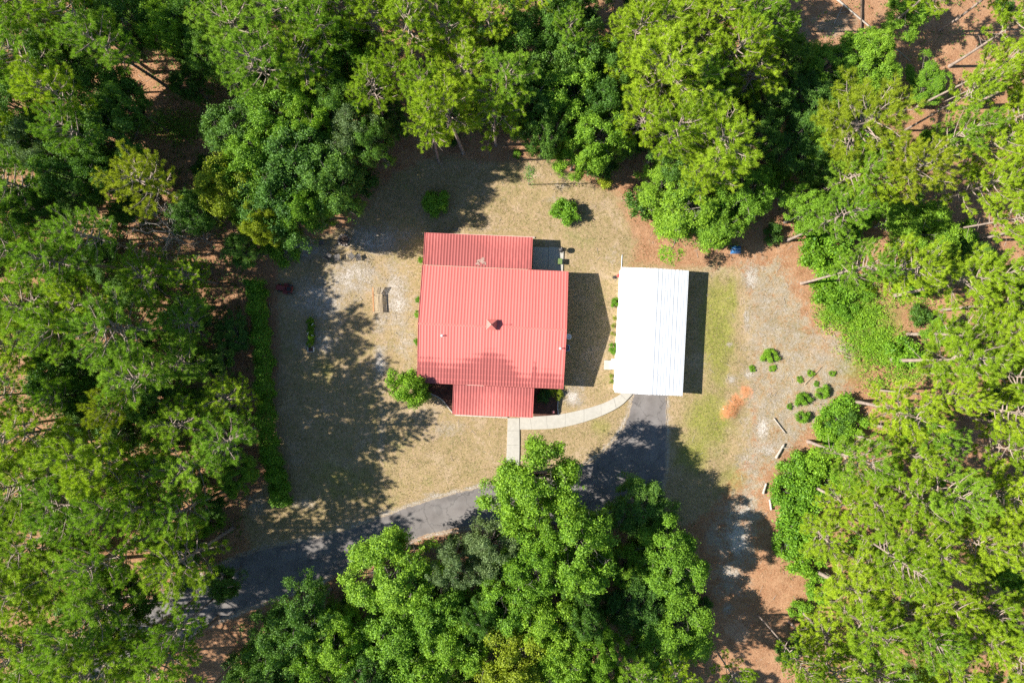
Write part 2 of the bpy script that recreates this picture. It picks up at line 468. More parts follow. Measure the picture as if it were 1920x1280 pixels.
def ground_material():
    t = NT('earth_and_grass')
    p = t.pos()
    n0 = t.noise(0.22, 4, 0.6, p); n1 = t.noise(0.9, 4, 0.65, p); n2 = t.noise(3.5, 4, 0.7, p)
    n3 = t.noise(11.0, 3, 0.75, p); n4 = t.noise(26.0, 2, 0.8, p)
    wob = t.math('ADD', t.math('MULTIPLY', t.math('SUBTRACT', n1, 0.5), 0.9), t.math('MULTIPLY', t.math('SUBTRACT', n2, 0.5), 0.8))

    def mask(name, lo=0.35, hi=0.65, k=0.8):
        return t.ramp(t.math('ADD', t.attr(name), t.math('MULTIPLY', wob, k)), lo, hi)
    straw = t.mix(t.ramp(n1, 0.3, 0.7), (0.245, 0.112, 0.055), (0.345, 0.190, 0.105))
    straw = t.mix(t.ramp(n3, 0.42, 0.66), straw, (0.43, 0.26, 0.15))
    straw = t.mix(t.ramp(n2, 0.58, 0.72), straw, (0.13, 0.065, 0.038))
    dry = t.mix(t.ramp(n1, 0.3, 0.7), (0.320, 0.235, 0.125), (0.250, 0.192, 0.088))
    dry = t.mix(t.ramp(n2, 0.45, 0.7), dry, (0.385, 0.265, 0.165))
    patch = t.math('ADD', t.math('MULTIPLY', t.noise(0.33, 5, 0.62, p, 'Fac', 0.6), 0.75), t.math('MULTIPLY', n2, 0.25))
    dry = t.mix(t.math('MULTIPLY', t.ramp(patch, 0.50, 0.66), 0.6), dry, (0.42, 0.315, 0.225))
    dry = t.mix(t.math('MULTIPLY', t.ramp(t.math('SUBTRACT', 1.0, patch), 0.52, 0.68), 0.55), dry, (0.215, 0.205, 0.075))
    dry = t.mix(t.ramp(n3, 0.55, 0.72), dry, (0.56, 0.44, 0.28))
    dry = t.mix(t.ramp(t.noise(14, 3, 0.7, p), 0.58, 0.74), dry, (0.165, 0.145, 0.060))
    green = t.mix(t.ramp(n2, 0.3, 0.7), (0.175, 0.195, 0.030), (0.300, 0.265, 0.080))
    green = t.mix(t.ramp(n3, 0.5, 0.75), green, (0.36, 0.31, 0.13))
    green = t.mix(t.ramp(t.noise(17, 3, 0.7, p), 0.55, 0.75), green, (0.085, 0.115, 0.02))
    sand = t.mix(t.ramp(n3, 0.36, 0.64), (0.235, 0.190, 0.140), (0.40, 0.345, 0.280))
    sand = t.mix(t.ramp(t.math('ADD', t.attr('sand'), t.math('ADD', t.math('MULTIPLY', wob, 0.55), t.math('MULTIPLY', t.math('SUBTRACT', n3, 0.5), 0.9))), 0.50, 0.85), sand, (0.56, 0.51, 0.46))
    sand = t.mix(t.ramp(t.noise(9, 3, 0.7, p), 0.56, 0.70), sand, (0.175, 0.150, 0.085))
    bare = t.mix(t.ramp(n2, 0.3, 0.7), (0.36, 0.215, 0.135), (0.44, 0.29, 0.19))
    clay = t.mix(t.ramp(n2, 0.3, 0.7), (0.36, 0.135, 0.050), (0.50, 0.230, 0.110))
    c = straw
    c = t.mix(mask('lawn'), c, dry)
    c = t.mix(mask('straw', 0.35, 0.8), c, straw)
    c = t.mix(mask('bare'), c, bare)
    c = t.mix(mask('green', 0.3, 0.85), c, green)
    c = t.mix(mask('sand', 0.20, 0.66, 1.0), c, sand)
    c = t.mix(mask('litter', 0.3, 0.8), c, t.mix(t.ramp(n3, 0.4, 0.7), (0.30, 0.215, 0.14), (0.55, 0.43, 0.31)))
    c = t.mix(t.math('MULTIPLY', mask('clay', 0.30, 0.95, 1.5), 0.95), c, clay)
    k = t.math('ADD', 0.72, t.math('ADD', t.math('MULTIPLY', n4, 0.34), t.math('MULTIPLY', n0, 0.24)))
    cc = t.node('ShaderNodeCombineColor')
    for i in range(3): t.set(cc.inputs[i], k)
    c = t.mix(1.0, c, cc.outputs[0], 'MULTIPLY')
    h = t.math('ADD', t.math('MULTIPLY', n3, 0.6), t.math('ADD', n2, t.math('MULTIPLY', n4, 0.4)))
    return t.principled(c, 0.95, 0.08, t.bump(h, 0.9, 0.07))


M['ground'] = ground_material()
me = np_mesh('ground', np.stack([GX, GY, gz], -1).reshape(-1, 3), gf, M['ground'],
             dict(lawn=w_lawn.ravel(), sand=w_sand.ravel(), green=w_green.ravel(), clay=w_clay.ravel(), straw=w_straw.ravel(), bare=w_bare.ravel(), litter=w_litter.ravel()), smooth=True)
ground = link(bpy.data.objects.new('ground', me))
tag(ground, kind='structure', label='sandy ground with dry lawn and orange pine straw')

# ------------------------------------------------------------------ driveway and walkway
def catmull(pts, n=12):
    pts = [np.array(p, float) for p in pts]
    pts = [2 * pts[0] - pts[1]] + pts + [2 * pts[-1] - pts[-2]]
    out = []
    for i in range(1, len(pts) - 2):
        p0, p1, p2, p3 = pts[i-1:i+3]
        for k in range(n):
            u = k / n
            out.append(0.5 * ((2*p1) + (-p0+p2)*u + (2*p0-5*p1+4*p2-p3)*u*u + (-p0+3*p1-3*p2+p3)*u**3))
    out.append(pts[-2])
    return np.array(out)


def asphalt():
    t = NT('worn_asphalt')
    p = t.pos()
    n1 = t.noise(0.7, 4, 0.6, p); n2 = t.noise(18, 3, 0.8, p); n3 = t.noise(3.0, 4, 0.6, p)
    c = t.mix(t.ramp(n1, 0.3, 0.7), (0.140, 0.125, 0.118), (0.195, 0.177, 0.168))
    c = t.mix(t.ramp(n2, 0.5, 0.8), c, (0.20, 0.185, 0.175))
    c = t.mix(t.ramp(t.math('ADD', t.attr('edge'), t.math('MULTIPLY', t.math('SUBTRACT', n3, 0.5), 1.3)), 0.62, 1.0), c, (0.33, 0.26, 0.19))
    vo = t.node('ShaderNodeTexVoronoi'); vo.feature = 'DISTANCE_TO_EDGE'; vo.inputs['Scale'].default_value = 0.38
    wv_ = t.node('ShaderNodeVectorMath'); wv_.operation = 'ADD'
    t.t.links.new(p, wv_.inputs[0]); t.t.links.new(t.noise(1.5, 3, .6, p, 'Color'), wv_.inputs[1]); t.t.links.new(wv_.outputs[0], vo.inputs['Vector'])
    c = t.mix(t.math('MULTIPLY', t.math('SUBTRACT', 1.0, t.ramp(vo.outputs['Distance'], 0.0, 0.022)), 0.6), c, (.05, .047, .045))
    c = t.mix(t.math('MULTIPLY', t.ramp(t.noise(.45, 3, .5, p), .58, .64), .35), c, (.075, .07, .068))
    c = t.mix(t.math('MULTIPLY', t.attr('wheel'), 0.35), c, (0.22, 0.205, 0.195))
    return t.principled(c, 0.9, 0.2, t.bump(n2, 0.5, 0.015))


M['asphalt'] = asphalt()
A = catmull(inner, 10); B = catmull(outer, 10)
K = 14
V = []; edge = []; wheel = []
for i in range(len(A)):
    for k in range(K + 1):
        u = k / K
        q = A[i] * (1 - u) + B[i] * u
        w = math.sin(i * 0.9 + k) * 0.8 if k in (0, K) else 0
        x, y, z = P(q[0] + w, q[1] + w)
        V.append((x, y, 0.018))
        edge.append(max(0, 1 - min(u, 1 - u) / 0.10)); wheel.append(math.exp(-((u - 0.3) / 0.09) ** 2) + math.exp(-((u - 0.7) / 0.09) ** 2))
V = np.array(V); n = len(A)
idx = np.arange(n * (K + 1)).reshape(n, K + 1)
F = np.stack([idx[:-1, :-1], idx[1:, :-1], idx[1:, 1:], idx[:-1, 1:]], -1).reshape(-1, 4)
me = np_mesh('driveway', V, F, M['asphalt'], dict(edge=edge, wheel=wheel))
drv = tag(link(bpy.data.objects.new('driveway', me)), kind='structure', label='grey asphalt driveway curving from the garage into the wood')
# make sure the sheet faces up
if me.polygons[0].normal.z < 0: me.flip_normals()


def slab_path(name, left, right, label, z=0.10, n=10, step=9):
    root = tag(empty(name, P(*left[0])), kind='structure', label=label)
    A = catmull(left, n); B = catmull(right, n)
    i = 0
    o0 = np.array(root.location)
    while i < len(A) - 1:
        j = min(i + step, len(A) - 1)
        if len(A) - 1 - j < 3: j = len(A) - 1
        mb = MB()
        a = [A[m] for m in range(i, j + 1)]; b = [B[m] for m in range(i, j + 1)]
        da = (a[-1] - a[0]) / np.linalg.norm(a[-1] - a[0]); db = (b[-1] - b[0]) / np.linalg.norm(b[-1] - b[0])
        a[0] = a[0] + da * .12; a[-1] = a[-1] - da * .12; b[0] = b[0] + db * .12; b[-1] = b[-1] - db * .12
        dz = 0.01 * math.sin(i * 3.1)
        pa = [np.array(P(*q)) - o0 for q in a]; pb = [np.array(P(*q)) - o0 for q in b]
        ring = pa + pb[::-1]
        top = [(q[0], q[1], z + dz) for q in ring]; bot = [(q[0], q[1], -0.12) for q in ring]
        mb.poly(top if (ring[1][0]-ring[0][0])*(ring[-1][1]-ring[0][1])-(ring[1][1]-ring[0][1])*(ring[-1][0]-ring[0][0]) > 0 else top[::-1])
        for m in range(len(ring)):
            q = (m + 1) % len(ring)
            mb.poly([bot[m], bot[q], top[q], top[m]])
        mb.build('slab', M['concrete'], root, bevel=0.008)
        i = j
    return root


slab_path('walkway', [(952, 783), (951, 812), (950, 845), (948, 878), (946, 906)], [(973.5, 783), (974, 812), (974, 845), (973, 878), (972, 902)], 'straight pale concrete path of slabs from the porch to the driveway', n=6, step=5)
slab_path('walkway', [(974.5, 781.5), (1000, 780.5), (1045, 777), (1090, 768), (1130, 756), (1158, 742), (1166, 736)], [(974.5, 804.5), (1005, 804.5), (1045, 802), (1090, 792), (1132, 777), (1165, 759), (1186, 738)], 'curved pale concrete path of slabs from the porch to the garage', n=9, step=7)

# ------------------------------------------------------------------ house
TH = math.radians(-2.5)
house = empty('house', (-1.93, 1.45, 0), TH)
tag(house, 'single storey house with faded red ribbed metal roof and pyramid capped chimney', 'house')
HX, HY = 7.28, 5.86
ZE, ZR = 2.62, 3.86


def rib_sheet(width, length, ribs, rib_h=0.027, rib_w=0.066, nlen=10, wear=None, cells=0.0):
    """one ribbed roof sheet in its own plane: x across, y up the slope, z out"""
    xs = []; zs = []; cl = []
    pitch = width / ribs
    for r in range(ribs):
        x = r * pitch
        for dx, z in ((0.002, 0), (pitch * .5 - rib_w, 0), (pitch * .5 - rib_w * .45, rib_h), (pitch * .5 + rib_w * .45, rib_h), (pitch * .5 + rib_w, 0)):
            xs.append(x + dx); zs.append(z); cl.append(0 if z else 1)
    xs.append(width - 0.002); zs.append(0); cl.append(1)
    xs = np.array(xs); zs = np.array(zs)
    ys = np.linspace(0, length, nlen * 4 + 1)
    X, Y = np.meshgrid(xs, ys); Z = np.tile(zs, (len(ys), 1))
    w = wear(Y / length, X / width) if wear else np.zeros_like(X)
    cell = np.tile((np.sin(ys * 2 * math.pi / 0.61))[:, None], (1, len(xs))) * np.tile(np.array(cl)[None, :], (len(ys), 1)) * cells
    ny, nx = X.shape
    idx = np.arange(nx * ny).reshape(ny, nx)
    f = np.stack([idx[:-1, :-1], idx[:-1, 1:], idx[1:, 1:], idx[1:, :-1]], -1).reshape(-1, 4)
    return np.stack([X, Y, Z], -1).reshape(-1, 3), f, dict(wear=w.ravel(), cell=cell.ravel())


def roof_plane(parent, name, p_eave0, p_eave1, p_top0, p_top1, nsheet, ribs, mat, wear_fn, deck=0.10, over=0.03):
    """sheets from the eave line to the top line (same length lines, parallel)"""
    e0, e1, t0, t1 = map(Vector, (p_eave0, p_eave1, p_top0, p_top1))
    ax = (e1 - e0); W = ax.length; ax.normalize()
    ay = (t0 - e0); L = ay.length; ay.normalize()
    az = ax.cross(ay).normalized()
    sw = W / nsheet
    from mathutils import Matrix
    # deck under the sheets
    mb = MB()
    lo = az * (-deck - .012); hi = az * (-.012)
    q = [e0 + ax*.04 + ay*.03, e1 - ax*.04 + ay*.03, t1 - ax*.04 - ay*.03, t0 + ax*.04 - ay*.03]
    mb.poly([v + hi for v in q]); mb.poly([v + lo for v in q][::-1])
    for i in range(4):
        j = (i + 1) % 4
        mb.poly([q[i] + lo, q[j] + lo, q[j] + hi, q[i] + hi])
    roof = mb.build('roof', M['red_trim'], parent)
    shared = {}
    for i in range(nsheet):
        wf = (lambda i: (lambda u, x: wear_fn(u, (i + x) / nsheet)))(i)
        v, f, at = rib_sheet(sw, L, ribs, wear=wf, cells=1.0 if wear_fn is wear_s else 0.0)
        me = np_mesh('roof_sheet', v, f, mat, at)
        o = bpy.data.objects.new('roof_sheet', me)
        m = Matrix((ax, ay, az)).transposed().to_4x4()
        m.translation = e0 + ax * (sw * i) + az * (random.uniform(0, .003))
        link(o, roof); o.matrix_basis = m
    # gutter-coloured edge along the eave and rakes
    MB().obox(e0 - ay*.02 - az*.06, e1 - ay*.02 - az*.06, 0.03, 0.10, az).build('eave_trim', M['ridge_red'], roof)
    MB().obox(e0 - ax*.025 - ay*.035, t0 - ax*.025, 0.05, 0.11, az).build('rake_trim', M['red_trim'], roof)
    MB().obox(e1 + ax*.025 - ay*.035, t1 + ax*.025, 0.05, 0.11, az).build('rake_trim', M['red_trim'], roof)
    return roof


def sstep(u, a, b):
    u = np.clip((u - a) / (b - a), 0, 1)
    return u * u * (3 - 2 * u)


# south slope: mildew climbs from the eave, higher near the west end and below the chimney
def wear_s(u, x):
    top = 0.47 + 0.26 * np.exp(-((x - 0.49) / 0.10) ** 2) - 0.14 * sstep(x, .60, .72) + 0.25 * np.exp(-((x - .80) / .015) ** 2) + 0.04 * np.sin(x * 23)
    return (1 - sstep(u, top - 0.30, top + 0.12)) * 0.85


def wear_n(u, x): return 0.02 + 0 * x + 0.30 * (1 - sstep(u, 0.0, 0.05))
def wear_add(u, x): return 0.66 - 0.10 * np.sin(x * 7) + 0.08 * sstep(u, .75, 1) + 0 * u
def wear_porch(u, x): return 0.55 + 0.08 * np.sin(x * 9) + 0.12 * sstep(u, .6, 1)


roof_plane(house, 'roof', (HX, HY, ZE), (-HX, HY, ZE), (HX, 0.0, ZR), (-HX, 0.0, ZR), 16, 3, M['roof_red'], wear_n)
roof_plane(house, 'roof', (-HX, -HY, ZE), (HX, -HY, ZE), (-HX, 0.0, ZR), (HX, 0.0, ZR), 16, 3, M['roof_red'], wear_s)
slope = (ZR - ZE) / HY
# rear addition and front porch, shallower
roof_plane(house, 'roof', (3.57, 9.16, 2.30), (-7.22, 9.16, 2.30), (3.57, 5.94, 2.59), (-7.22, 5.94, 2.59), 12, 3, M['roof_red'], wear_add)
roof_plane(house, 'roof', (-3.65, -8.90, 2.30), (4.36, -8.90, 2.30), (-3.65, -5.93, 2.59), (4.36, -5.93, 2.59), 9, 3, M['roof_red'], wear_porch)
# ridge cap: two wings with a step in the middle
mb = MB()
for x0, x1 in ((-HX - .03, 0.42), (1.42, HX + .03)):
    mb.poly([(x0, -.10, ZR + .02), (x1, -.10, ZR + .02), (x1, 0, ZR + .055), (x0, 0, ZR + .055)])
    mb.poly([(x0, 0, ZR + .055), (x1, 0, ZR + .055), (x1, .10, ZR + .02), (x0, .10, ZR + .02)])
    mb.tube([(x0, 0, ZR + .05), (x1, 0, ZR + .05)], .035, 6)
mb.build('ridge_cap', M['ridge_red'], house)

# chimney with steep pyramid cap, on the ridge
cx, cy = P(921.5, 608.5, 4.3)[0] + 1.93, P(921.5, 608.5, 4.3)[1] - 1.45
cx, cy = cx * math.cos(-TH) - cy * math.sin(-TH), cx * math.sin(-TH) + cy * math.cos(-TH)
ch = empty('chimney', (cx, cy, 0), 0, house)
w = .50
MB().box(-w + .05, w - .05, -w + .05, w - .05, ZR - .5, ZR + .22).build('shaft', M['red_trim'], ch)
mb = MB(); z0 = ZR + .20; z1 = ZR + .84
c4 = [(-w, -w, z0), (w, -w, z0), (w, w, z0), (-w, w, z0)]
for i in range(4): mb.poly([c4[i], c4[(i+1) % 4], (0, 0, z1)])
mb.poly(c4[::-1])
mb.build('cap', M['ridge_red'], ch)
mb = MB()
for c in c4: mb.tube([c, (0, 0, z1 + .01)], .022, 5)
mb.build('hip_trim', M['pale_red_trim'], ch)
MB().tube([(0, 0, z1 - .05), (0.02, 0, z1 + .62)], .018, 6).lathe([(.01, z1 + .60), (.05, z1 + .63), (.05, z1 + .68), (.01, z1 + .72)], 8, (0.02, 0, 0)).build('antenna', M['black_metal'], ch)


def house_local(px_, py_, z):
    x, y, _ = P(px_, py_, z); x += 1.93; y -= 1.45
    return x * math.cos(-TH) - y * math.sin(-TH), x * math.sin(-TH) + y * math.cos(-TH)


for (vx, vy) in ((829, 629), (1050.5, 653)):
    x, y = house_local(vx, vy, 3.4)
    zb = ZR - abs(y) * slope
    MB().lathe([(.13, zb - .03), (.12, zb + .03), (.06, zb + .06), (.055, zb + .34), (.07, zb + .34), (.07, zb + .38), (.02, zb + .38)], 12, (x, y, 0)).build('vent_pipe', M['white_paint'], house)
# bare patch of scraped paint on the rear addition
def patch_mat():
    t = NT('scraped_bare_roof_metal')
    return t.principled(t.mix(t.ramp(t.noise(7, 4, .6, t.pos()), .35, .65), (.42, .30, .24), (.30, .16, .13)), .7, .3)
M['patch'] = patch_mat()
for (vx, vy, r) in ((903, 489, .36), (896, 494, .22), (909, 494, .15)):
    x, y = house_local(vx, vy, 2.5)
    mb = MB(); pts = []
    for i in range(14):
        a = i / 14 * 2 * math.pi; rr = r * (1 + .45 * math.sin(3 * a + vx) + .25 * math.sin(7 * a))
        xx, yy = x + rr * math.cos(a), y + .8 * rr * math.sin(a)
        pts.append((xx, yy, 2.30 + (9.16 - yy) * (.29 / 3.22) + .036))
    mb.poly(pts).build('bare_patch', M['patch'], house)

# walls under the roof
def gable_wall(mb, x0, x1):
    mb.poly([(x0, -5.4, 0), (x0, 5.4, 0), (x0, 5.4, 2.52), (x0, 0, 3.66), (x0, -5.4, 2.52)])
    mb.poly([(x1, 5.4, 0), (x1, -5.4, 0), (x1, -5.4, 2.52), (x1, 0, 3.66), (x1, 5.4, 2.52)])
    mb.poly([(x1, -5.4, 0), (x0, -5.4, 0), (x0, -5.4, 2.52), (x1, -5.4, 2.52)][::-1])
    mb.poly([(x0, 5.4, 0), (x1, 5.4, 0), (x1, 5.4, 2.52), (x0, 5.4, 2.52)][::-1])
mb = MB(); gable_wall(mb, -6.95, 6.95); mb.build('wall', M['wall_tan'], house)
MB().box(-7.0, 3.3, 5.41, 8.85, 0, 2.20).build('wall', M['wall_tan'], house)


def window(x, y, nx_, ny_, w=1.1, zb=.95, h=1.15):
    mb = MB()
    tx, ty = -ny_, nx_
    def q(a, b, d): return (x + tx * a + nx_ * d, y + ty * a + ny_ * d, b)
    f = MB()
    for a0, a1, b0, b1 in ((-w/2-.08, w/2+.08, zb-.08, zb), (-w/2-.08, w/2+.08, zb+h, zb+h+.08), (-w/2-.08, -w/2, zb, zb+h), (w/2, w/2+.08, zb, zb+h), (-w/2, w/2, zb+h/2-.02, zb+h/2+.02)):
        c0 = q(a0, b0, 0.0); c1 = q(a1, b1, .05)
        f.box(min(c0[0], c1[0]), max(c0[0], c1[0]), min(c0[1], c1[1]), max(c0[1], c1[1]), b0, b1)
    o = f.build('window', M['white_paint'], house)
    c0 = q(-w/2, zb, .005); c1 = q(w/2, zb + h, .02)
    MB().box(min(c0[0], c1[0]), max(c0[0], c1[0]), min(c0[1], c1[1]), max(c0[1], c1[1]), zb, zb + h).build('pane', M['glass'], o)


for y in (-3.4, -.6, 2.8): window(6.952, y, 1, 0)
for y in (-3.0, .4, 3.2): window(-6.952, y, -1, 0)
for x in (-5.6, 5.7): window(x, -5.402, 0, -1)
for x in (-2.0, 1.8): window(x, -5.402, 0, -1, 1.3)
for x in (-5.5, -2.8, 0.2): window(x, 8.852, 0, 1)
d = MB().box(-.45, .45, -5.46, -5.405, .12, 2.15).build('door', M['red_trim'], house)
MB().box(.33, .38, -5.51, -5.462, 1.05, 1.15).build('handle', M['grey_metal'], d)
d = MB().box(3.302, 3.36, 6.9, 7.8, .1, 2.05).build('door', M['white_paint'], house)
MB().box(3.362, 3.41, 7.65, 7.70, 1.0, 1.1).build('handle', M['grey_metal'], d)
MB().box(-3.4, 4.1, -8.78, -5.42, -.05, .13).build('porch_floor', M['concrete'], house, bevel=.01)
for x in (-3.3, -.9, 1.6, 4.0):
    MB().box(x - .06, x + .06, -8.72, -8.60, .135, 2.17).build('porch_post', M['white_paint'], house)
MB().box(-3.5, 4.2, -8.74, -8.58, 2.172, 2.20).build('porch_beam', M['white_paint'], house)

# patio slabs beside the rear addition
pat = tag(empty('patio', P(1028, 485)), kind='structure', label='pale concrete patio beside the rear of the house')
o0 = Vector(pat.location)
for (x0, y0, x1, y1) in ((1000, 463, 1028.5, 512), (1029.2, 463, 1057, 512)):
    pts = [Vector(P(*q)) - o0 for q in ((x0, y0), (x1, y0 + 1.2), (x1 - 2, y1), (x0 - 2, y1))]
    mb = MB(); mb.poly([(p.x, p.y, .10) for p in pts][::-1])
    for i in range(4):
        a, b = pts[i], pts[(i+1) % 4]; mb.poly([(a.x, a.y, -.1), (b.x, b.y, -.1), (b.x, b.y, .10), (a.x, a.y, .10)][::-1])
    mb.build('slab', M['concrete'], pat, bevel=.01)

# ------------------------------------------------------------------ garage
TG = math.radians(-2.9)
gar = empty('garage', (14.12, 1.0, 0), TG)
tag(gar, 'long metal garage with bright white ribbed roof beside the house', 'garage')
GW, GL, GZ, GR = 3.40, 6.33, 2.02, 2.50


def white_roof():
    t = NT('white_roof_metal')
    p = t.obj()
    n = t.noise(0.8, 4, 0.6, p); nf = t.noise(12, 3, 0.7, p)
    c = t.mix(t.ramp(n, .3, .75), (.70, .71, .73), (.62, .63, .66))
    spots = t.ramp(t.noise(2.3, 3, .5, p), .735, .77)
    c = t.mix(t.math('MULTIPLY', spots, .55), c, (.38, .30, .22))
    return t.principled(c, .42, .35, t.bump(nf, .04, .01))


M['white_roof'] = white_roof()
from mathutils import Matrix


def white_plane(sign):
    # sheets run lengthwise: ribs parallel to the ridge
    e0 = Vector((sign * GW, -GL if sign > 0 else GL, GZ)); t0 = Vector((0, e0.y, GR))
    axl = Vector((0, 1 if sign > 0 else -1, 0)); ayl = (t0 - e0)
    L = ayl.length; ayl.normalize(); az = axl.cross(ayl).normalized()
    mb = MB()
    q = [e0 + axl*.03 + ayl*.02, e0 + axl*(2*GL-.03) + ayl*.02, t0 + axl*(2*GL-.03), t0 + axl*.03]
    hi = az*-.014; lo = az*-.06
    mb.poly([v + hi for v in q]); mb.poly([v + lo for v in q][::-1])
    for i in range(4):
        j = (i+1) % 4; mb.poly([q[i]+lo, q[j]+lo, q[j]+hi, q[i]+hi])
    roof = mb.build('roof', M['white_metal'], gar)
    ns = 4; sw = L / ns
    for i in range(ns):
        v, f, at = rib_sheet(sw, 2 * GL, 2 if i % 2 else 3, rib_h=.030, rib_w=.08, nlen=3)
        me = np_mesh('roof_sheet', v, f, M['white_roof'])
        o = bpy.data.objects.new('roof_sheet', me)
        # sheet x across = up the slope, sheet y = along the ridge
        xx = -ayl; yy = axl
        m = Matrix((xx, yy, xx.cross(yy))).transposed().to_4x4()
        m.translation = e0 + ayl * (sw * (i + 1)) + az * (.002 * i)
        if xx.cross(yy).z < 0:
            xx = ayl; m = Matrix((xx, yy, xx.cross(yy))).transposed().to_4x4(); m.translation = e0 + ayl * (sw * i) + az * (.002 * i)
        link(o, roof); o.matrix_basis = m
    MB().obox(e0 - ayl*.02 - az*.05, e0 + axl*2*GL - ayl*.02 - az*.05, .03, .10, az).build('eave_trim', M['white_metal'], roof)


white_plane(1); white_plane(-1)
MB().poly([(-.16, -GL-.02, GR-.005), (0, -GL-.02, GR+.03), (0, GL+.02, GR+.03), (-.16, GL+.02, GR-.005)]).poly([(0, -GL-.02, GR+.03), (.16, -GL-.02, GR-.005), (.16, GL+.02, GR-.005), (0, GL+.02, GR+.03)]).build('ridge_cap', M['white_roof'], gar)
mb = MB()
a, b, zt = GW - .12, GL - .15, GZ - .10
mb.poly([(-a, -b, 0), (a, -b, 0), (a, -b, zt), (0, -b, zt+.42), (-a, -b, zt)])
mb.poly([(a, b, 0), (-a, b, 0), (-a, b, zt), (0, b, zt+.42), (a, b, zt)])
mb.poly([(a, -b, 0), (a, b, 0), (a, b, zt), (a, -b, zt)]); mb.poly([(-a, b, 0), (-a, -b, 0), (-a, -b, zt), (-a, b, zt)])
mb.build('wall', M['white_metal'], gar)
gd = MB()
for i in range(4): gd.box(-.2, 2.4, -b-.05, -b-.005, .02+i*.46, .465+i*.46)
gd.build('garage_door', M['white_paint'], gar)
for y in (1.9, -.4):
    f = MB()
    for y0, y1, z0, z1 in ((y-.5, y+.5, .85, .91), (y-.5, y+.5, 1.59, 1.65), (y-.5, y-.44, .91, 1.59), (y+.44, y+.5, .91, 1.59)): f.box(-a-.05, -a-.003, y0, y1, z0, z1)
    f = f.build('window', M['grey_metal'], gar)
    MB().box(-a-.02, -a-.004, y-.44, y+.44, .91, 1.59).build('pane', M['glass'], f)
d = MB().box(-a-.06, -a-.003, -3.9, -3.05, .10, 1.85).build('door', M['white_paint'], gar)
MB().box(-a-.11, -a-.062, -3.2, -3.15, .95, 1.03).build('handle', M['grey_metal'], d)
mb = MB()   # little awning over the side door
mb.poly([(-GW-.55, -4.0, GZ+.02), (-GW-.55, -2.98, GZ+.02), (-GW+.5, -2.98, GZ+.16), (-GW+.5, -4.0, GZ+.16)][::-1])
mb.poly([(-GW-.55, -4.0, GZ-.03), (-GW-.55, -2.98, GZ-.03), (-GW+.5, -2.98, GZ+.11), (-GW+.5, -4.0, GZ+.11)])
mb.poly([(-GW-.55, -4.0, GZ-.03), (-GW-.55, -2.98, GZ-.03), (-GW-.55, -2.98, GZ+.02), (-GW-.55, -4.0, GZ+.02)][::-1])
for y in (-4.0, -2.98):
    mb.poly([(-GW-.55, y, GZ-.03), (-GW+.5, y, GZ+.11), (-GW+.5, y, GZ+.16), (-GW-.55, y, GZ+.02)])
mb.build('door_awning', M['white_metal'], gar)
for y in (-3.97, -3.01): MB().obox((-GW-.5, y, GZ-.06), (-a-.002, y, GZ-.65), .03, .03).build('awning_bracket', M['white_metal'], gar)
for i in range(3):
    MB().lathe([(.05, 0), (.045, .1), (.01, .12)], 8, (0, 0, 0)).build('roof_boot', M['grey_metal'], gar, loc=((-1.9, .8, 1.1)[i], (.2, -4.3, 4.1)[i], GR - abs((-1.9, .8, 1.1)[i]) * .14 + .0))
sp = tag(empty('side_step', P(1139, 684), TG), 'square concrete step outside the garage side door', 'step')
MB().box(-.36, .36, -.48, .48, -.05, .14).build('slab', M['concrete'], sp, bevel=.015)

# ------------------------------------------------------------------ tree models
def tuft_mesh(pos, axis, rng, per=44, length=0.30, width=0.027, spread=1.0):
    """pom-pom needle tufts: thin triangles leaving each twig end"""
    n = len(pos)
    a = np.repeat(unit(axis), per, 0); p = np.repeat(pos, per, 0)
    r = unit(rng.normal(size=(n * per, 3)))
    d = unit(a * 0.85 + r * spread)
    L = length * rng.uniform(0.65, 1.12, (n * per, 1))
    s = unit(np.cross(d, a * .8 + np.array([-.25, 0, .45]) + rng.normal(0, .6, (n * per, 3)))) * (width * 0.5)
    start = p + a * rng.uniform(-0.16, 0.06, (n * per, 1))
    v = np.stack([start - s, start + s, start + d * L + a * 0.03], 1)
    tint = np.repeat(np.clip(rng.normal(0.55, 0.2, n), 0, 1), per)
    tint = np.clip(tint + rng.normal(0, 0.12, n * per), 0, 1)
    tv = np.stack([tint * 0.75, tint * 0.75, np.clip(tint * 1.15, 0, 1)], 1)
    return v.reshape(-1, 3), np.arange(n * per * 3).reshape(-1, 3), tv.ravel()


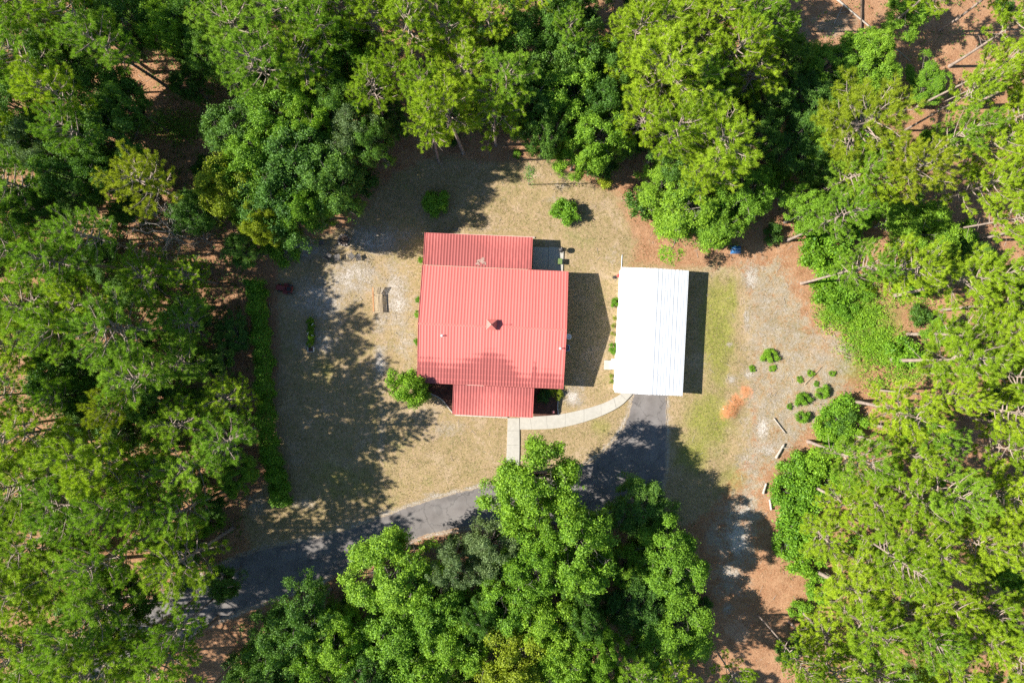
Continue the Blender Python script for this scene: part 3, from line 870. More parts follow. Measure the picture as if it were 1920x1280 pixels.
def make_pine(seed, height=15.2, crown0=7.9, R=3.1, nl=36, per=54, needles='pine_bright'):
    rng = np.random.default_rng(seed)
    tubes = []
    k = 14
    zz = np.linspace(0, 1, k)
    bend = rng.normal(0, 0.22, 2); ph = rng.uniform(0, 6.28)
    tp = np.stack([bend[0] * np.sin(zz * 3 + ph) - bend[0] * math.sin(ph), bend[1] * np.sin(zz * 2.4 + ph) - bend[1] * math.sin(ph), zz * height - 0.15], 1)
    tr = 0.172 * (1 - zz) ** 0.8 + 0.025; tr[0] *= 1.35
    tubes.append((tp, tr, 9))
    pos = []; axs = []
    for i in range(nl):
        u = (i + rng.uniform(0, .8)) / nl
        h = crown0 + (height - 0.5 - crown0) * u ** 0.85
        prof = (0.62 + 0.38 * math.sin(min(1, u * 1.9) * math.pi * .5 + .2)) * (1 - u ** 2.3) ** 0.62 + 0.10
        L = R * prof * rng.uniform(0.72, 1.12)
        az = i * 2.39996 + rng.normal(0, .45)
        el = math.radians(rng.uniform(2, 26) + 30 * u)
        base = np.array([np.interp(h, tp[:, 2], tp[:, 0]), np.interp(h, tp[:, 2], tp[:, 1]), h])
        s = np.linspace(0, 1, 6)
        out = np.array([math.cos(az), math.sin(az), 0])
        side = np.array([-math.sin(az), math.cos(az), 0])
        wob = rng.normal(0, .16)
        lp = base + (s * L * math.cos(el))[:, None] * out + (np.sin(s * 2.6) * L * wob * .5)[:, None] * side + np.stack([0*s, 0*s, s * L * math.sin(el) + (s ** 2.4) * L * 0.16 - s * (1-s) * L * .18], 1)
        tubes.append((lp, np.linspace(0.055 * (0.4 + prof), 0.014, 6), 5))
        ntw = int(4 + L * 2.5)
        for j in range(ntw):
            w = 0.30 + 0.70 * (j + rng.uniform(0, .9)) / ntw
            b = np.array([np.interp(w, s, lp[:, c]) for c in range(3)])
            tl = (0.30 + 0.62 * (1 - w * .55)) * rng.uniform(.6, 1.25) * (0.55 + 0.45 * prof)
            sg = 1 if j % 2 else -1
            d = unit(out * rng.uniform(.45, 1.0) + side * sg * rng.uniform(.4, 1.0) + np.array([0, 0, rng.uniform(.05, .75)]))
            e = b + d * tl
            tubes.append((np.array([b, b + d * tl * .5 + np.array([0, 0, -.03]), e]), np.array([.016, .012, .008]), 3))
            pos.append(e); axs.append(unit(d + np.array([0, 0, .45])))
            if tl > .42:
                d2 = unit(d + rng.normal(0, .5, 3)); pos.append(b + d * tl * .55 + d2 * .16); axs.append(unit(d2 + np.array([0, 0, .4])))
        pos.append(lp[-1]); axs.append(unit(out + np.array([0, 0, .8])))
    for j in range(6):
        pos.append(tp[-1] + rng.normal(0, .15, 3)); axs.append(np.array([rng.normal(0, .3), rng.normal(0, .3), 1.0]))
    # a few dead stubs below the crown
    for j in range(7):
        h = rng.uniform(crown0 - 2.6, crown0 + .6); az = rng.uniform(0, 6.28); L = rng.uniform(.4, 1.9)
        b = np.array([np.interp(h, tp[:, 2], tp[:, 0]), np.interp(h, tp[:, 2], tp[:, 1]), h])
        o = np.array([math.cos(az), math.sin(az), rng.uniform(-.3, .2)])
        tubes.append((np.array([b, b + o * L * .5 + rng.normal(0, .06, 3), b + o * L]), np.array([.03, .02, .008]), 4))
    v, f, tint = tuft_mesh(np.array(pos), np.array(axs), rng, per=per)
    crown = np_mesh('crown', v, f, M[needles], dict(tint=tint))
    tv, tf = join_tubes(tubes)
    trunk = np_mesh('trunk', tv, tf, M['bark_pine'], smooth=True)
    return dict(trunk=trunk, crown=crown, R=R, zc=height * 0.73, H=height)


def leaf_cloud(centers, dirs, rng, per, size, spread):
    n = len(centers)
    c = np.repeat(centers, per, 0); d = np.repeat(dirs, per, 0)
    N = n * per
    p = c + rng.normal(0, spread, (N, 3)) * np.array([1, 1, .7])
    nrm = unit(d * .5 + np.array([-.15, 0, .55]) + rng.normal(0, .62, (N, 3)))
    a = unit(np.cross(nrm, rng.normal(size=(N, 3)))); b = np.cross(nrm, a)
    sz = size * rng.uniform(.6, 1.25, (N, 1))
    v = np.stack([p - a * sz, p + b * sz * .52 + nrm * sz * .12, p + a * sz, p - b * sz * .52 + nrm * sz * .12], 1)
    tt = np.repeat(np.clip(rng.normal(.5, .23, n), 0, 1), per)
    tt = np.clip(tt + rng.normal(0, .14, N), 0, 1)
    return v.reshape(-1, 3), np.arange(N * 4).reshape(-1, 4), np.repeat(tt, 4)


def make_broadleaf(seed, R=4.0, height=9.0, zc=6.0, hz=3.0, lobes=34, twigs=2600, per=12, size=.088, leaves='oak_bright', gap=-.18, trunk_r=.22, low=-0.45):
    rng = np.random.default_rng(seed)
    tubes = []
    zf = zc - hz * .65
    k = np.linspace(0, 1, 6)
    lean = rng.normal(0, .25, 2) * (R / 4)
    tp = np.stack([lean[0] * k ** 2, lean[1] * k ** 2, k * zf - .12], 1)
    tubes.append((tp, trunk_r * (1 - k * .45) * np.where(k == 0, 1.35, 1), 8))
    LC = []; LR = []
    # uneven outline: radius varies with bearing
    ph = rng.uniform(0, 6.28, 3)
    for i in range(lobes):
        u = (i + .5) / lobes
        z = 1 - (1 - low) * u
        az = i * 2.39996 + rng.normal(0, .35)
        rr = math.sqrt(max(0, 1 - z * z))
        out = 1 + .16 * math.sin(2 * az + ph[0]) + .12 * math.sin(3 * az + ph[1]) + .08 * math.sin(5 * az + ph[2])
        s = rng.uniform(.56, .90)
        c = np.array([rr * math.cos(az) * R * s * out, rr * math.sin(az) * R * s * out, zc + z * hz * s])
        LC.append(c); LR.append(R * rng.uniform(.13, .26))
        m = (tp[-1] + c) * .5 + rng.normal(0, .12 * R, 3) * np.array([1, 1, .5])
        s3 = np.linspace(0, 1, 6)[:, None]
        path = (1 - s3) ** 2 * tp[-1] + 2 * s3 * (1 - s3) * m + s3 ** 2 * c
        tubes.append((path, np.linspace(trunk_r * .42, .018, 6), 5))
        for q in range(3):
            e = c + unit(rng.normal(size=3) + np.array([0, 0, .4])) * LR[-1] * rng.uniform(.6, 1.0)
            tubes.append((np.array([c, (c + e) * .5 + rng.normal(0, .05, 3), e]), np.array([.02, .014, .006]), 3))
    LC = np.array(LC); LR = np.array(LR)
    w = LR ** 2; w = w / w.sum()
    n = int(twigs * 1.7)
    li = rng.choice(lobes, n, p=w)
    d = unit(rng.normal(size=(n, 3)) + np.array([0, 0, .35]))
    p = LC[li] + d * (LR[li] * (rng.uniform(.30, 1.05, n) ** .6 + rng.exponential(.10, n)))[:, None] * np.array([1, 1, .82])
    q = p * (3.3 / R) + seed
    ns = np.sin(q[:, 0] * 2.1 + 1.3 * np.sin(q[:, 1] * 1.7)) * np.sin(q[:, 1] * 2.3 + np.sin(q[:, 2] * 2.1)) + .6 * np.sin(q[:, 2] * 3.1 + q[:, 0] * 1.9)
    keep = ns > gap
    p = p[keep][:twigs]; d = d[keep][:twigs]
    v, f, tint = leaf_cloud(p, d, rng, per, size, .13 * (size / .088) ** .5)
    crown = np_mesh('crown', v, f, M[leaves], dict(tint=tint))
    tv, tf = join_tubes(tubes)
    trunk = np_mesh('trunk', tv, tf, M['bark_oak'], smooth=True)
    return dict(trunk=trunk, crown=crown, R=R, zc=zc, H=height)


def make_shrub(seed, R=1.0, h=1.4, leaves='shrub', twigs=420, per=9, size=.075, lobes=12):
    return make_broadleaf(seed, R=R, height=h, zc=h * .52, hz=h * .46, lobes=lobes, twigs=twigs, per=per, size=size, leaves=leaves, gap=-.7, trunk_r=.04, low=-.85)


def make_dead(seed, R=2.4, height=5.0, depth=4, n0=7, r0=.09, spread=.9):
    rng = np.random.default_rng(seed); tubes = []

    def grow(b, d, L, r, k):
        e = b + d * L
        m = (b + e) * .5 + rng.normal(0, L * .07, 3)
        tubes.append((np.array([b, m, e]), np.array([r, r * .8, r * .6]), 5 if k > 2 else 3))
        if k <= 0: return
        for i in range(rng.integers(2, 4)):
            t = rng.uniform(.45, 1.0)
            grow(b + (e - b) * t, unit(d + rng.normal(0, .55, 3)), L * rng.uniform(.5, .78), r * .58, k - 1)
    tubes.append((np.array([[0, 0, -.1], [0.05, 0, height * .3], [0, .05, height * .55]]), np.array([r0 * 1.5, r0 * 1.2, r0]), 7))
    for i in range(n0):
        az = i * 2.4; z = height * rng.uniform(.25, .55)
        grow(np.array([0.02, .02, z]), unit(np.array([math.cos(az) * spread, math.sin(az) * spread, rng.uniform(.25, .9)])), R * .52, r0 * .55, depth - 1)
    v, f = join_tubes(tubes)
    me = np_mesh('branches', v, f, M['deadwood'], smooth=True)
    return me


PINES = {
    'pine_bright': [make_pine(101), make_pine(102, 15.6, 8.6, 2.9, 32), make_pine(103, 14.8, 7.3, 3.3, 38)],
    'pine_mid': [make_pine(111, 15.0, 7.6, 3.2, 36, needles='pine_mid'), make_pine(112, 15.6, 8.3, 3.0, 34, needles='pine_mid')],
    'pine_yellow': [make_pine(121, 14.8, 7.8, 3.1, 34, needles='pine_yellow')],
}
OAKS = {
    'oak_bright': [make_broadleaf(201, twigs=3900, lobes=58), make_broadleaf(202, twigs=3900, lobes=52), make_broadleaf(203, twigs=3700, lobes=64, gap=-.05), make_broadleaf(204, twigs=3600, lobes=48, gap=0.0)],
    'oak_dark': [make_broadleaf(211, twigs=3200, leaves='oak_dark', lobes=50), make_broadleaf(212, twigs=3200, leaves='oak_dark', lobes=56, gap=-.05)],
    'oak_grey': [make_broadleaf(221, twigs=2600, leaves='oak_grey', gap=-.1)],
    'oak_yellow': [make_broadleaf(231, twigs=3000, leaves='oak_yellow')],
}
SHRUBS = {
    'shrub': [make_shrub(301), make_shrub(302, 1.1, 1.3)],
    'shrub_dark': [make_shrub(311, leaves='shrub_dark'), make_shrub(312, 1.1, 1.2, leaves='shrub_dark')],
}

def in_poly(pts, x, y):
    c = False
    for i in range(len(pts)):
        x0, y0 = pts[i]; x1, y1 = pts[i - 1]
        if (y0 > y) != (y1 > y) and x < (x1 - x0) * (y - y0) / (y1 - y0) + x0: c = not c
    return c


def region(bx, by):
    """which wood a trunk stands in, by the photo position of its base"""
    if by > 960 and 470 < bx < 1345: return 'S'
    if bx < 620 and not (by < 330 and bx > 430): return 'W'
    if by < 480 and bx < 1450: return 'N'
    return 'E'


WHERE = {'W': 'in the wood beyond the hedge', 'N': 'in the wood behind the house', 'E': 'in the wood beyond the sandy clearing', 'S': 'in the grove across the driveway from the house'}
LOOK = {'pine_bright': 'tall pine with bright green crown', 'pine_mid': 'tall pine with deeper green crown', 'pine_yellow': 'tall pine with yellowish crown',
        'oak_bright': 'leafy oak with bright green crown', 'oak_dark': 'leafy oak with dark green crown', 'oak_grey': 'oak with dull grey green crown', 'oak_yellow': 'leafy tree with yellow green crown',
        'shrub': 'low bright green shrub', 'shrub_dark': 'low dark green shrub'}
NEAR = {
    'W': [(300, 432, 'beside the bare grey dead tree'), (520, 920, 'near the driveway end of the hedge'), (500, 560, 'behind the hedge near the red mower'), (505, 740, 'behind the middle of the hedge'), (400, 1120, 'where the driveway enters the wood'), (350, 190, 'around the dark straw opening'), (520, 330, 'next to the oaks beside the fire pit'), (150, 1230, 'along the driveway deep in the wood')],
    'N': [(600, 330, 'behind the fire pit'), (820, 250, 'behind the shaded lawn bush'), (960, 200, 'behind the thin young tree'), (1100, 230, 'behind the sunny lawn bush'), (1290, 330, 'behind the garage oak'), (1430, 200, 'beside the dark lane behind the garage oak')],
    'E': [(1640, 60, 'near the long pale fallen trunk'), (1740, 170, 'near the small round tree on open straw'), (1540, 300, 'above the vine thicket'), (1700, 395, 'around the bleached snag'), (1640, 620, 'among the creeping vines by the clearing'), (1560, 790, 'beside the thicket bushes by the sapling'), (1480, 920, 'behind the short bleached log'), (1450, 1120, 'beside the bare orange floor')],
    'S': [(560, 1120, 'along the outer kerb of the driveway'), (760, 1010, 'at the widest bend of the driveway'), (1060, 1080, 'behind the driveway bend oak'), (1250, 1130, 'beside the shaded sandy patch')],
}


def describe(kind, bx, by, size):
    reg = region(bx, by)
    d, ph = min((math.hypot(bx - a, by - b), c) for a, b, c in NEAR[reg])
    return ' '.join(x for x in (size, LOOK[kind], ph if d < 150 else WHERE[reg]) if x), reg


placed = []       # crowns in the photo: x, y, r
count = {}


def plant(model, name, loc, sxy, sz, rz, label, cat, group):
    root = empty(name, loc, rz)
    root.scale = (sxy, sxy, sz)
    tag(root, label, cat, group)
    for part in ('trunk', 'crown'):
        o = bpy.data.objects.new(part, model[part]); link(o, root)
    return root


def tree(kind, cx, cy, r, k=None, label=None, variant=None):
    """crown centre and radius as they show in the photo; k = crown centre height over camera height"""
    fam = PINES if kind.startswith('pine') else OAKS
    if label is None and kind == 'pine_bright' and cx < 560 and random.random() < .35: kind = 'pine_mid'
    if label is None and kind == 'pine_bright' and cx > 1500: r *= .92
    models = fam[kind]
    if k is None: k = 0.152 if fam is PINES else 0.105
    if label is None and fam is PINES: k *= random.uniform(.88, 1.14)
    z = k * CAM_H
    m = models[(variant if variant is not None else random.randrange(len(models))) % len(models)]
    x, y, _ = P(cx, cy, z)
    Rm = r * (CAM_H - z) / FPX
    bx, by = 960 + (cx - 960) * (1 - k), 640 + (cy - 640) * (1 - k)
    reg = region(bx, by)
    lab = label or describe(kind, bx, by, 'broad' if r >= 70 else 'slim' if r < 54 else '')[0]
    grp = None if label else '%s %s' % (LOOK[kind].split(' with')[0] + 's', WHERE[reg])
    sxy = Rm / m['R']
    sz = z / m['zc']
    placed.append((cx, cy, r))
    return plant(m, 'pine_tree' if fam is PINES else 'oak_tree', (x, y, ground_z(x, y) - .02), sxy, sz, random.uniform(0, 6.28), lab, 'tree', grp)


def shrub(kind, px_, py_, rpx, h=None, label=None, group=None, name='shrub', model=None):
    m = model or random.choice(SHRUBS[kind])
    R = rpx * CAM_H / FPX * .95
    h = h or R * random.uniform(1.1, 1.5)
    x, y, _ = P(px_, py_)
    reg = region(px_, py_)
    lab = label or describe(kind, px_, py_, 'wide' if rpx > 27 else 'small' if rpx < 19 else '')[0]
    grp = group or (None if label else 'low shrubs %s' % WHERE[reg])
    return plant(m, name, (x, y, ground_z(x, y) - .02), R / m['R'], h / m['H'], random.uniform(0, 6.28), lab, 'shrub', grp)


# ------------------------------------------------------------------ trees, by crown
PB, PM, PY, OB, OD, OG, OY = 'pine_bright', 'pine_mid', 'pine_yellow', 'oak_bright', 'oak_dark', 'oak_grey', 'oak_yellow'
TREES = [
    # west wood, from the top down
    (PM, 40, 15, 60), (PB, 145, 30, 65), (PM, 195, 75, 60), (OD, 250, 40, 60), (PM, 60, 110, 65), (OD, 110, 120, 60), (PB, 120, 185, 58), (OD, 190, 170, 60), (OD, 40, 205, 75), (PM, 150, 250, 50), (OG, 60, 270, 60), (OD, 205, 260, 70), (OD, 240, 200, 50),
    (OB, 325, 55, 55), (OD, 370, 40, 55), (OD, 400, 110, 45), (PY, 275, 340, 64), (OD, 130, 330, 65), (PM, 30, 350, 60), (OD, 60, 400, 60), (OD, 200, 330, 50), (PB, 35, 470, 65), (PM, 115, 480, 60), (PB, 172, 450, 56), (PB, 270, 525, 62, .105), (PB, 352, 520, 42, .09), (PM, 50, 560, 65), (PB, 165, 560, 60),
    (PB, 340, 605, 56, .095), (PB, 215, 620, 78), (PM, 110, 620, 60), (PB, 30, 660, 62), (OD, 120, 690, 60), (PB, 250, 700, 68), (PB, 335, 690, 58, .095), (PY, 222, 765, 44), (OD, 160, 740, 50), (PB, 430, 755, 54, .11), (PB, 345, 800, 62, .13), (PM, 420, 820, 58, .125), (OD, 290, 760, 50), (PM, 110, 745, 40),
    (PB, 60, 815, 75), (PB, 150, 840, 75), (PB, 215, 880, 66), (PB, 290, 900, 72, .135), (PM, 370, 880, 62, .13), (PB, 40, 920, 78), (PB, 130, 940, 70), (PM, 215, 950, 55), (PB, 270, 945, 50), (OB, 445, 890, 42, .06),
    (PB, 60, 1010, 75), (PB, 345, 1050, 72, .13), (PB, 130, 1080, 85), (PM, 190, 1050, 60), (PB, 60, 1120, 70), (PM, 200, 1140, 70), (PB, 50, 1220, 80), (PB, 140, 1190, 70), (PM, 110, 1265, 70), (PB, 210, 1245, 75), (PB, 270, 1200, 60), (PM, 310, 1250, 65), (OD, 250, 1120, 50), (OD, 420, 1090, 36, .06), (PM, 330, 1180, 44),
    # along the top
    (PB, 440, 50, 75), (PB, 525, 40, 72), (PB, 485, 125, 70), (PB, 565, 130, 72), (PM, 610, 60, 55), (OD, 650, 100, 60), (PB, 700, 45, 55), (PM, 640, 20, 50), (PB, 755, 65, 62), (OB, 700, 130, 42), (PB, 690, 175, 52), (PB, 745, 140, 40), (PB, 845, 60, 62), (PB, 880, 130, 66), (PB, 805, 180, 48), (PB, 850, 215, 62), (PB, 795, 235, 50), (PB, 925, 210, 66), (PB, 910, 60, 50), (PM, 960, 150, 60),
    (OB, 530, 210, 75), (OD, 450, 250, 70, .09), (OB, 590, 230, 60), (OD, 640, 200, 55), (OG, 670, 255, 60), (OD, 560, 300, 85), (OB, 470, 310, 72), (OY, 425, 350, 66), (OD, 520, 380, 80), (OD, 620, 340, 75), (OB, 570, 395, 50), (OY, 500, 425, 45), (OD, 640, 362, 42, .08), (OD, 700, 270, 46),
    (OD, 975, 85, 66), (OD, 1040, 60, 60), (OD, 1085, 120, 75), (OB, 1065, 180, 70), (OD, 1000, 190, 66), (OD, 1130, 200, 55), (OB, 1120, 260, 62), (OB, 1080, 290, 46, .08), (OD, 1020, 255, 48), (PM, 1065, 70, 42), (OD, 1150, 130, 50),
    (PB, 1225, 35, 78), (PB, 1180, 60, 58), (PB, 1200, 120, 66), (PB, 1245, 165, 82), (PB, 1290, 80, 70), (PM, 1310, 150, 62), (PB, 1340, 40, 58), (PB, 1205, 215, 48), (PB, 1265, 240, 60), (PM, 1400, 50, 60), (PB, 1380, 95, 46), (PB, 1410, 150, 56, .12), (PM, 1440, 55, 46, .12), (PB, 1360, 260, 80), (PB, 1335, 320, 60), (OD, 1290, 300, 60, .09), (OD, 1420, 250, 45, .08), (OD, 1440, 190, 45, .08), (OD, 1330, 190, 45, .08),
    # east wood
    (OB, 1545, 130, 55, .06), (OB, 1615, 130, 66, .06), (OD, 1510, 190, 60, .06), (OB, 1640, 95, 40, .06), (OD, 1500, 280, 60, .06), (PY, 1605, 235, 95), (PY, 1700, 320, 64), (OB, 1530, 270, 46, .06), (OD, 1540, 330, 50, .05),
    (PB, 1765, -32, 55), (PB, 1913, -50, 58), (PB, 1915, 40, 60), (PB, 1858, 120, 46), (PB, 1900, 120, 52), (PB, 1835, 170, 44), (PB, 1915, 215, 58), (PB, 1850, 275, 62), (PB, 1910, 320, 60), (PM, 1795, 255, 46), (PB, 1845, 350, 56), (PB, 1900, 400, 50), (PB, 1640, 340, 58), (PM, 1590, 330, 50),
    (PB, 1692, 502, 66), (PB, 1798, 540, 66), (PB, 1870, 520, 50), (PB, 1930, 569, 52), (PB, 1822, 625, 74), (PB, 1895, 630, 58), (PB, 1812, 682, 80), (PB, 1890, 710, 62), (PB, 1700, 770, 74), (PM, 1735, 820, 60), (PB, 1695, 840, 52), (PB, 1890, 770, 56), (PB, 1880, 850, 56), (PB, 1790, 750, 44),
    (PB, 1575, 935, 58, .085), (PB, 1640, 925, 62, .11), (PB, 1720, 930, 72), (PM, 1790, 930, 56), (PB, 1870, 930, 68), (PB, 1555, 1000, 54, .085), (PB, 1690, 1040, 62), (PB, 1625, 1060, 70, .105), (PB, 1735, 1040, 70), (PB, 1800, 1020, 62), (PB, 1870, 1020, 66), (PB, 1595, 1120, 76, .095), (PB, 1690, 1130, 72), (PB, 1550, 1190, 60, .085), (PB, 1640, 1195, 72), (PB, 1760, 1130, 50), (PB, 1925, 1160, 56), (PB, 1850, 1130, 50), (PB, 1830, 1200, 66), (PB, 1780, 1240, 62), (PB, 1890, 1240, 62), (PB, 1570, 1255, 56), (PM, 1640, 1265, 55), (PB, 1500, 1240, 36), (PM, 1735, 1200, 50),
    (PB, 1380, 1275, 40, .13),
    # grove across the driveway
    (OB, 745, 1070, 92), (OB, 815, 1135, 74), (OD, 580, 1160, 70), (OB, 640, 1195, 66), (OD, 530, 1210, 66), (OB, 750, 1200, 85), (OD, 490, 1265, 60), (OB, 590, 1265, 66), (OG, 850, 1060, 52), (OB, 850, 1200, 72), (OD, 700, 1255, 60), (OB, 800, 1270, 66),
    (OG, 925, 1030, 62), (OB, 945, 1120, 75), (OY, 960, 1225, 85), (OB, 1020, 1160, 70), (OD, 1090, 1150, 46), (OB, 1060, 1240, 66), (OD, 900, 1150, 45), (OB, 1120, 1215, 44), (OB, 1130, 1275, 40),
]
SPECIAL = [
    (OB, 1000, 915, 92, .12, 'large leafy oak spreading over the end of the straight concrete path'),
    (OB, 1075, 1015, 88, .125, 'large leafy oak on the bend of the asphalt driveway'),
    (OB, 1000, 1060, 75, .12, 'mid sized oak squeezed behind the oak on the driveway bend'),
    (OD, 1195, 950, 62, .065, 'shaded dark oak standing under the crown at the driveway bend'),
    (OB, 1252, 1045, 72, .09, 'tall oak at the edge of the sandy patch beside the driveway bend'),
    (OB, 1258, 1195, 84, .065, 'broad oak at the south end of the sandy patch'),
    (OB, 1290, 392, 84, .065, 'broad dense oak overhanging the back of the white roofed garage'),
    (OB, 1245, 350, 52, .06, 'smaller oak between the rear lawn and the garage oak'),
    (OB, 1338, 424, 50, .055, 'low oak limb tree shading the blue tarp behind the garage'),
    (OB, 1405, 360, 58, .075, 'oak on the far side of the garage oak beside the sandy clearing'),
    (OB, 1730, 440, 84, .06, 'broad oak surrounded by pines beyond the sandy clearing'),
    (OB, 1738, 150, 44, .03, 'small round bright green tree alone on the open straw floor'),
    (OB, 1705, 22, 52, .05, 'round oak beside the fallen pale log'),
]
for t_ in TREES:
    tree(*t_)
for (kd, x, y, r, k, lab) in SPECIAL:
    tree(kd, x, y, r, k, lab)

# fill the rest of the woods, in gaps between those crowns
clear = [(545, 470), (600, 430), (650, 420), (720, 330), (740, 270), (860, 280), (940, 265), (1010, 280), (1060, 330), (1190, 340), (1200, 420), (1260, 480), (1380, 490), (1400, 460), (1440, 440), (1480, 470), (1520, 560), (1560, 570), (1660, 560), (1690, 700), (1600, 720), (1500, 830),
         (1430, 900), (1430, 1000), (1440, 1080), (1510, 1110), (1480, 1180), (1440, 1290), (1340, 1290), (1330, 1140), (1310, 1080), (1310, 960), (1200, 900), (1140, 900), (960, 840), (910, 900), (900, 980), (860, 990), (680, 1020), (640, 1060), (620, 1110), (520, 1130), (440, 1150), (400, 1290), (370, 1290), (370, 1190), (450, 1110), (460, 1000), (480, 940), (480, 880), (470, 500)]
gaps = [(290, 430, 55, 30), (420, 640, 70, 90), (410, 560, 60, 110), (350, 190, 95, 85), (430, 215, 40, 40), (1580, 40, 110, 70), (1740, 70, 110, 90), (1830, 60, 60, 60), (1440, 260, 45, 90), (1770, 120, 60, 50), (1750, 220, 50, 40), (1850, 420, 40, 50), (1790, 830, 60, 60), (1690, 1210, 60, 50), (1790, 1080, 50, 40), (420, 1190, 60, 60), (1160, 1235, 30, 40),
        (760, 20, 20, 20), (930, 20, 60, 26), (1000, 30, 40, 40), (455, 560, 40, 200), (1870, 1190, 20, 60), (250, 1010, 20, 30)]
fill_rng = random.Random(5)
for it in range(5000):
    x = fill_rng.uniform(-60, 1980); y = fill_rng.uniform(-60, 1340)
    r = fill_rng.uniform(40, 62)
    if in_poly(clear, x, y) or any(((x - a) / (c + 30)) ** 2 + ((y - b) / (d_ + 30)) ** 2 < 1 for a, b, c, d_ in gaps): continue
    if any((x - a) ** 2 + (y - b) ** 2 < (.62 * (r + c)) ** 2 for a, b, c in placed): continue
    if float(poly_sdf(clear, np.array([x]), np.array([y]))[0]) < r * .9 + 8: continue
    bx, by = 960 + (x - 960) * .87, 640 + (y - 640) * .87
    if in_poly(clear, bx, by): continue
    reg = region(bx, by)
    if reg == 'E' and fill_rng.random() < .65: continue
    p_oak = {'W': .45, 'N': .55, 'E': .25, 'S': .9}[reg]
    if fill_rng.random() < p_oak:
        tree(fill_rng.choice([OD, OD, OB]), x, y, r, fill_rng.uniform(.05, .10))
    else:
        tree(fill_rng.choice([PB, PM]), x, y, r)

# small understory trees under the taller crowns
us = []
for it in range(4000):
    x = fill_rng.uniform(-20, 1940); y = fill_rng.uniform(-20, 1300); r = fill_rng.uniform(30, 46)
    reg = region(x, y)
    if reg == 'E' and not (x > 1700 and fill_rng.random() < .25): continue
    if float(poly_sdf(clear, np.array([x]), np.array([y]))[0]) < r * .8: continue
    if reg != 'W' and any(((x - a) / (c + 20)) ** 2 + ((y - b) / (d_ + 20)) ** 2 < 1 for a, b, c, d_ in gaps): continue
    if reg == 'W' and ((x - 355) / 70) ** 2 + ((y - 448) / 55) ** 2 < 1: continue
    if reg == 'W' and ((x - 360) / 75) ** 2 + ((y - 235) / 40) ** 2 < 1: continue
    if any((x - a) ** 2 + (y - b) ** 2 < (.8 * (r + c)) ** 2 for a, b, c in us): continue
    if y > 960 and x < 700 and abs(y - (1085 - (x - 540) * .42)) < 75: continue
    us.append((x, y, r))
    if len(us) >= 95: break
keep = list(placed)
for x, y, r in us:
    tree(fill_rng.choice([OD, OD, OD, OB]), x, y, r, fill_rng.uniform(.030, .055))
placed[:] = keep

# low shrubs on the forest floor
sh = []
for it in range(6000):
    x = fill_rng.uniform(-20, 1940); y = fill_rng.uniform(-20, 1300)
    r = fill_rng.uniform(14, 34)
    if in_poly(clear, x, y) or any(((x - a) / c) ** 2 + ((y - b) / d_) ** 2 < fill_rng.uniform(.5, 1.3) for a, b, c, d_ in gaps): continue
    reg = region(x, y)
    if reg == 'E' and fill_rng.random() < .35: continue
    if 430 < x < 560 and y > 900 and y < 1060: continue
    if 860 < x < 1000 and 940 < y < 1010: continue
    if 1290 < x < 1350 and y > 1150: continue
    if any((x - a) ** 2 + (y - b) ** 2 < (.9 * (r + c)) ** 2 for a, b, c in sh): continue
    if min(abs(x - 960) / 960, 1) < 2 and y > 960 and 300 < x < 660 and abs(y - (1085 - (x - 540) * .42)) < 60: continue
    sh.append((x, y, r))
    if len(sh) >= 230: break
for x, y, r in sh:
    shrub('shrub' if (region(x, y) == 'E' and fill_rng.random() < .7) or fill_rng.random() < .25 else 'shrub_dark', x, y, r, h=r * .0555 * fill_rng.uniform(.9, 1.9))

# vine-covered thicket along the sandy clearing
for i, (x, y, r, h) in enumerate([(1545, 395, 40, 3.2), (1515, 430, 40, 2.6), (1555, 445, 42, 2.8), (1520, 480, 34, 2.0), (1550, 500, 40, 2.2), (1545, 545, 36, 1.8), (1580, 540, 34, 1.8), (1575, 575, 26, 1.1), (1500, 400, 30, 2.4), (1590, 420, 36, 2.8), (1610, 380, 40, 3.0),
                                  (1570, 770, 36, 1.8), (1590, 800, 34, 1.6), (1545, 800, 30, 1.4), (1560, 835, 28, 1.3), (1480, 880, 36, 1.8), (1520, 870, 36, 1.8), (1465, 920, 34, 2.0), (1500, 930, 40, 2.2), (1480, 975, 40, 2.4), (1470, 1020, 30, 1.8), (1500, 1050, 34, 2.0), (1545, 900, 36, 1.8), (1500, 1140, 22, 1.2), (1530, 1100, 30, 1.8)]):
    shrub('shrub', x, y, r, h, label='vine covered bright green thicket bush edging the sandy clearing', group='thicket along the sandy clearing', name='thicket_bush')

# ------------------------------------------------------------------ yard plants
big = make_shrub(401, 2.1, 3.2, 'shrub', twigs=1700, per=9, size=.085, lobes=40)
shrub('shrub', 773, 724, 38, 4.3, 'big round glossy shrub at the front corner of the red roof', model=big, name='round_shrub')
shrub('shrub', 1060, 397, 26, 1.6, 'round green bush alone on the sunny rear lawn', model=make_shrub(402, 1.3, 1.6, 'shrub', 900, 8, .085, 24), name='round_shrub')
shrub('shrub_dark', 820, 382, 27, 1.6, 'round dark bush in tree shade behind the house', model=make_shrub(403, 1.3, 1.6, 'shrub', 900, 8, .085, 24), name='round_shrub')
shrub('shrub', 1134, 345, 12, .9, 'small yellow green bush near the trees of the rear lawn', model=make_shrub(404, .6, .9, 'oak_yellow', 160, 8, .07, 8), name='bush')
shrub('shrub', 969, 288, 9, .5, 'spiky low plant on straw behind the rear lawn', name='bush')
shrub('shrub', 1154, 567, 11, .8, 'leafy green bush planted against the garage wall near its rear', name='bush')
shrub('shrub', 1150, 655, 11, .8, 'leafy green bush against the garage wall near the side step', name='bush')
shrub('shrub', 1442, 667, 17, .7, 'clump of tall green weeds in the sandy clearing', name='weed_clump')
shrub('shrub', 1503, 748, 16, .9, 'sapling bush at the clearing edge beside a smaller bush', name='bush')
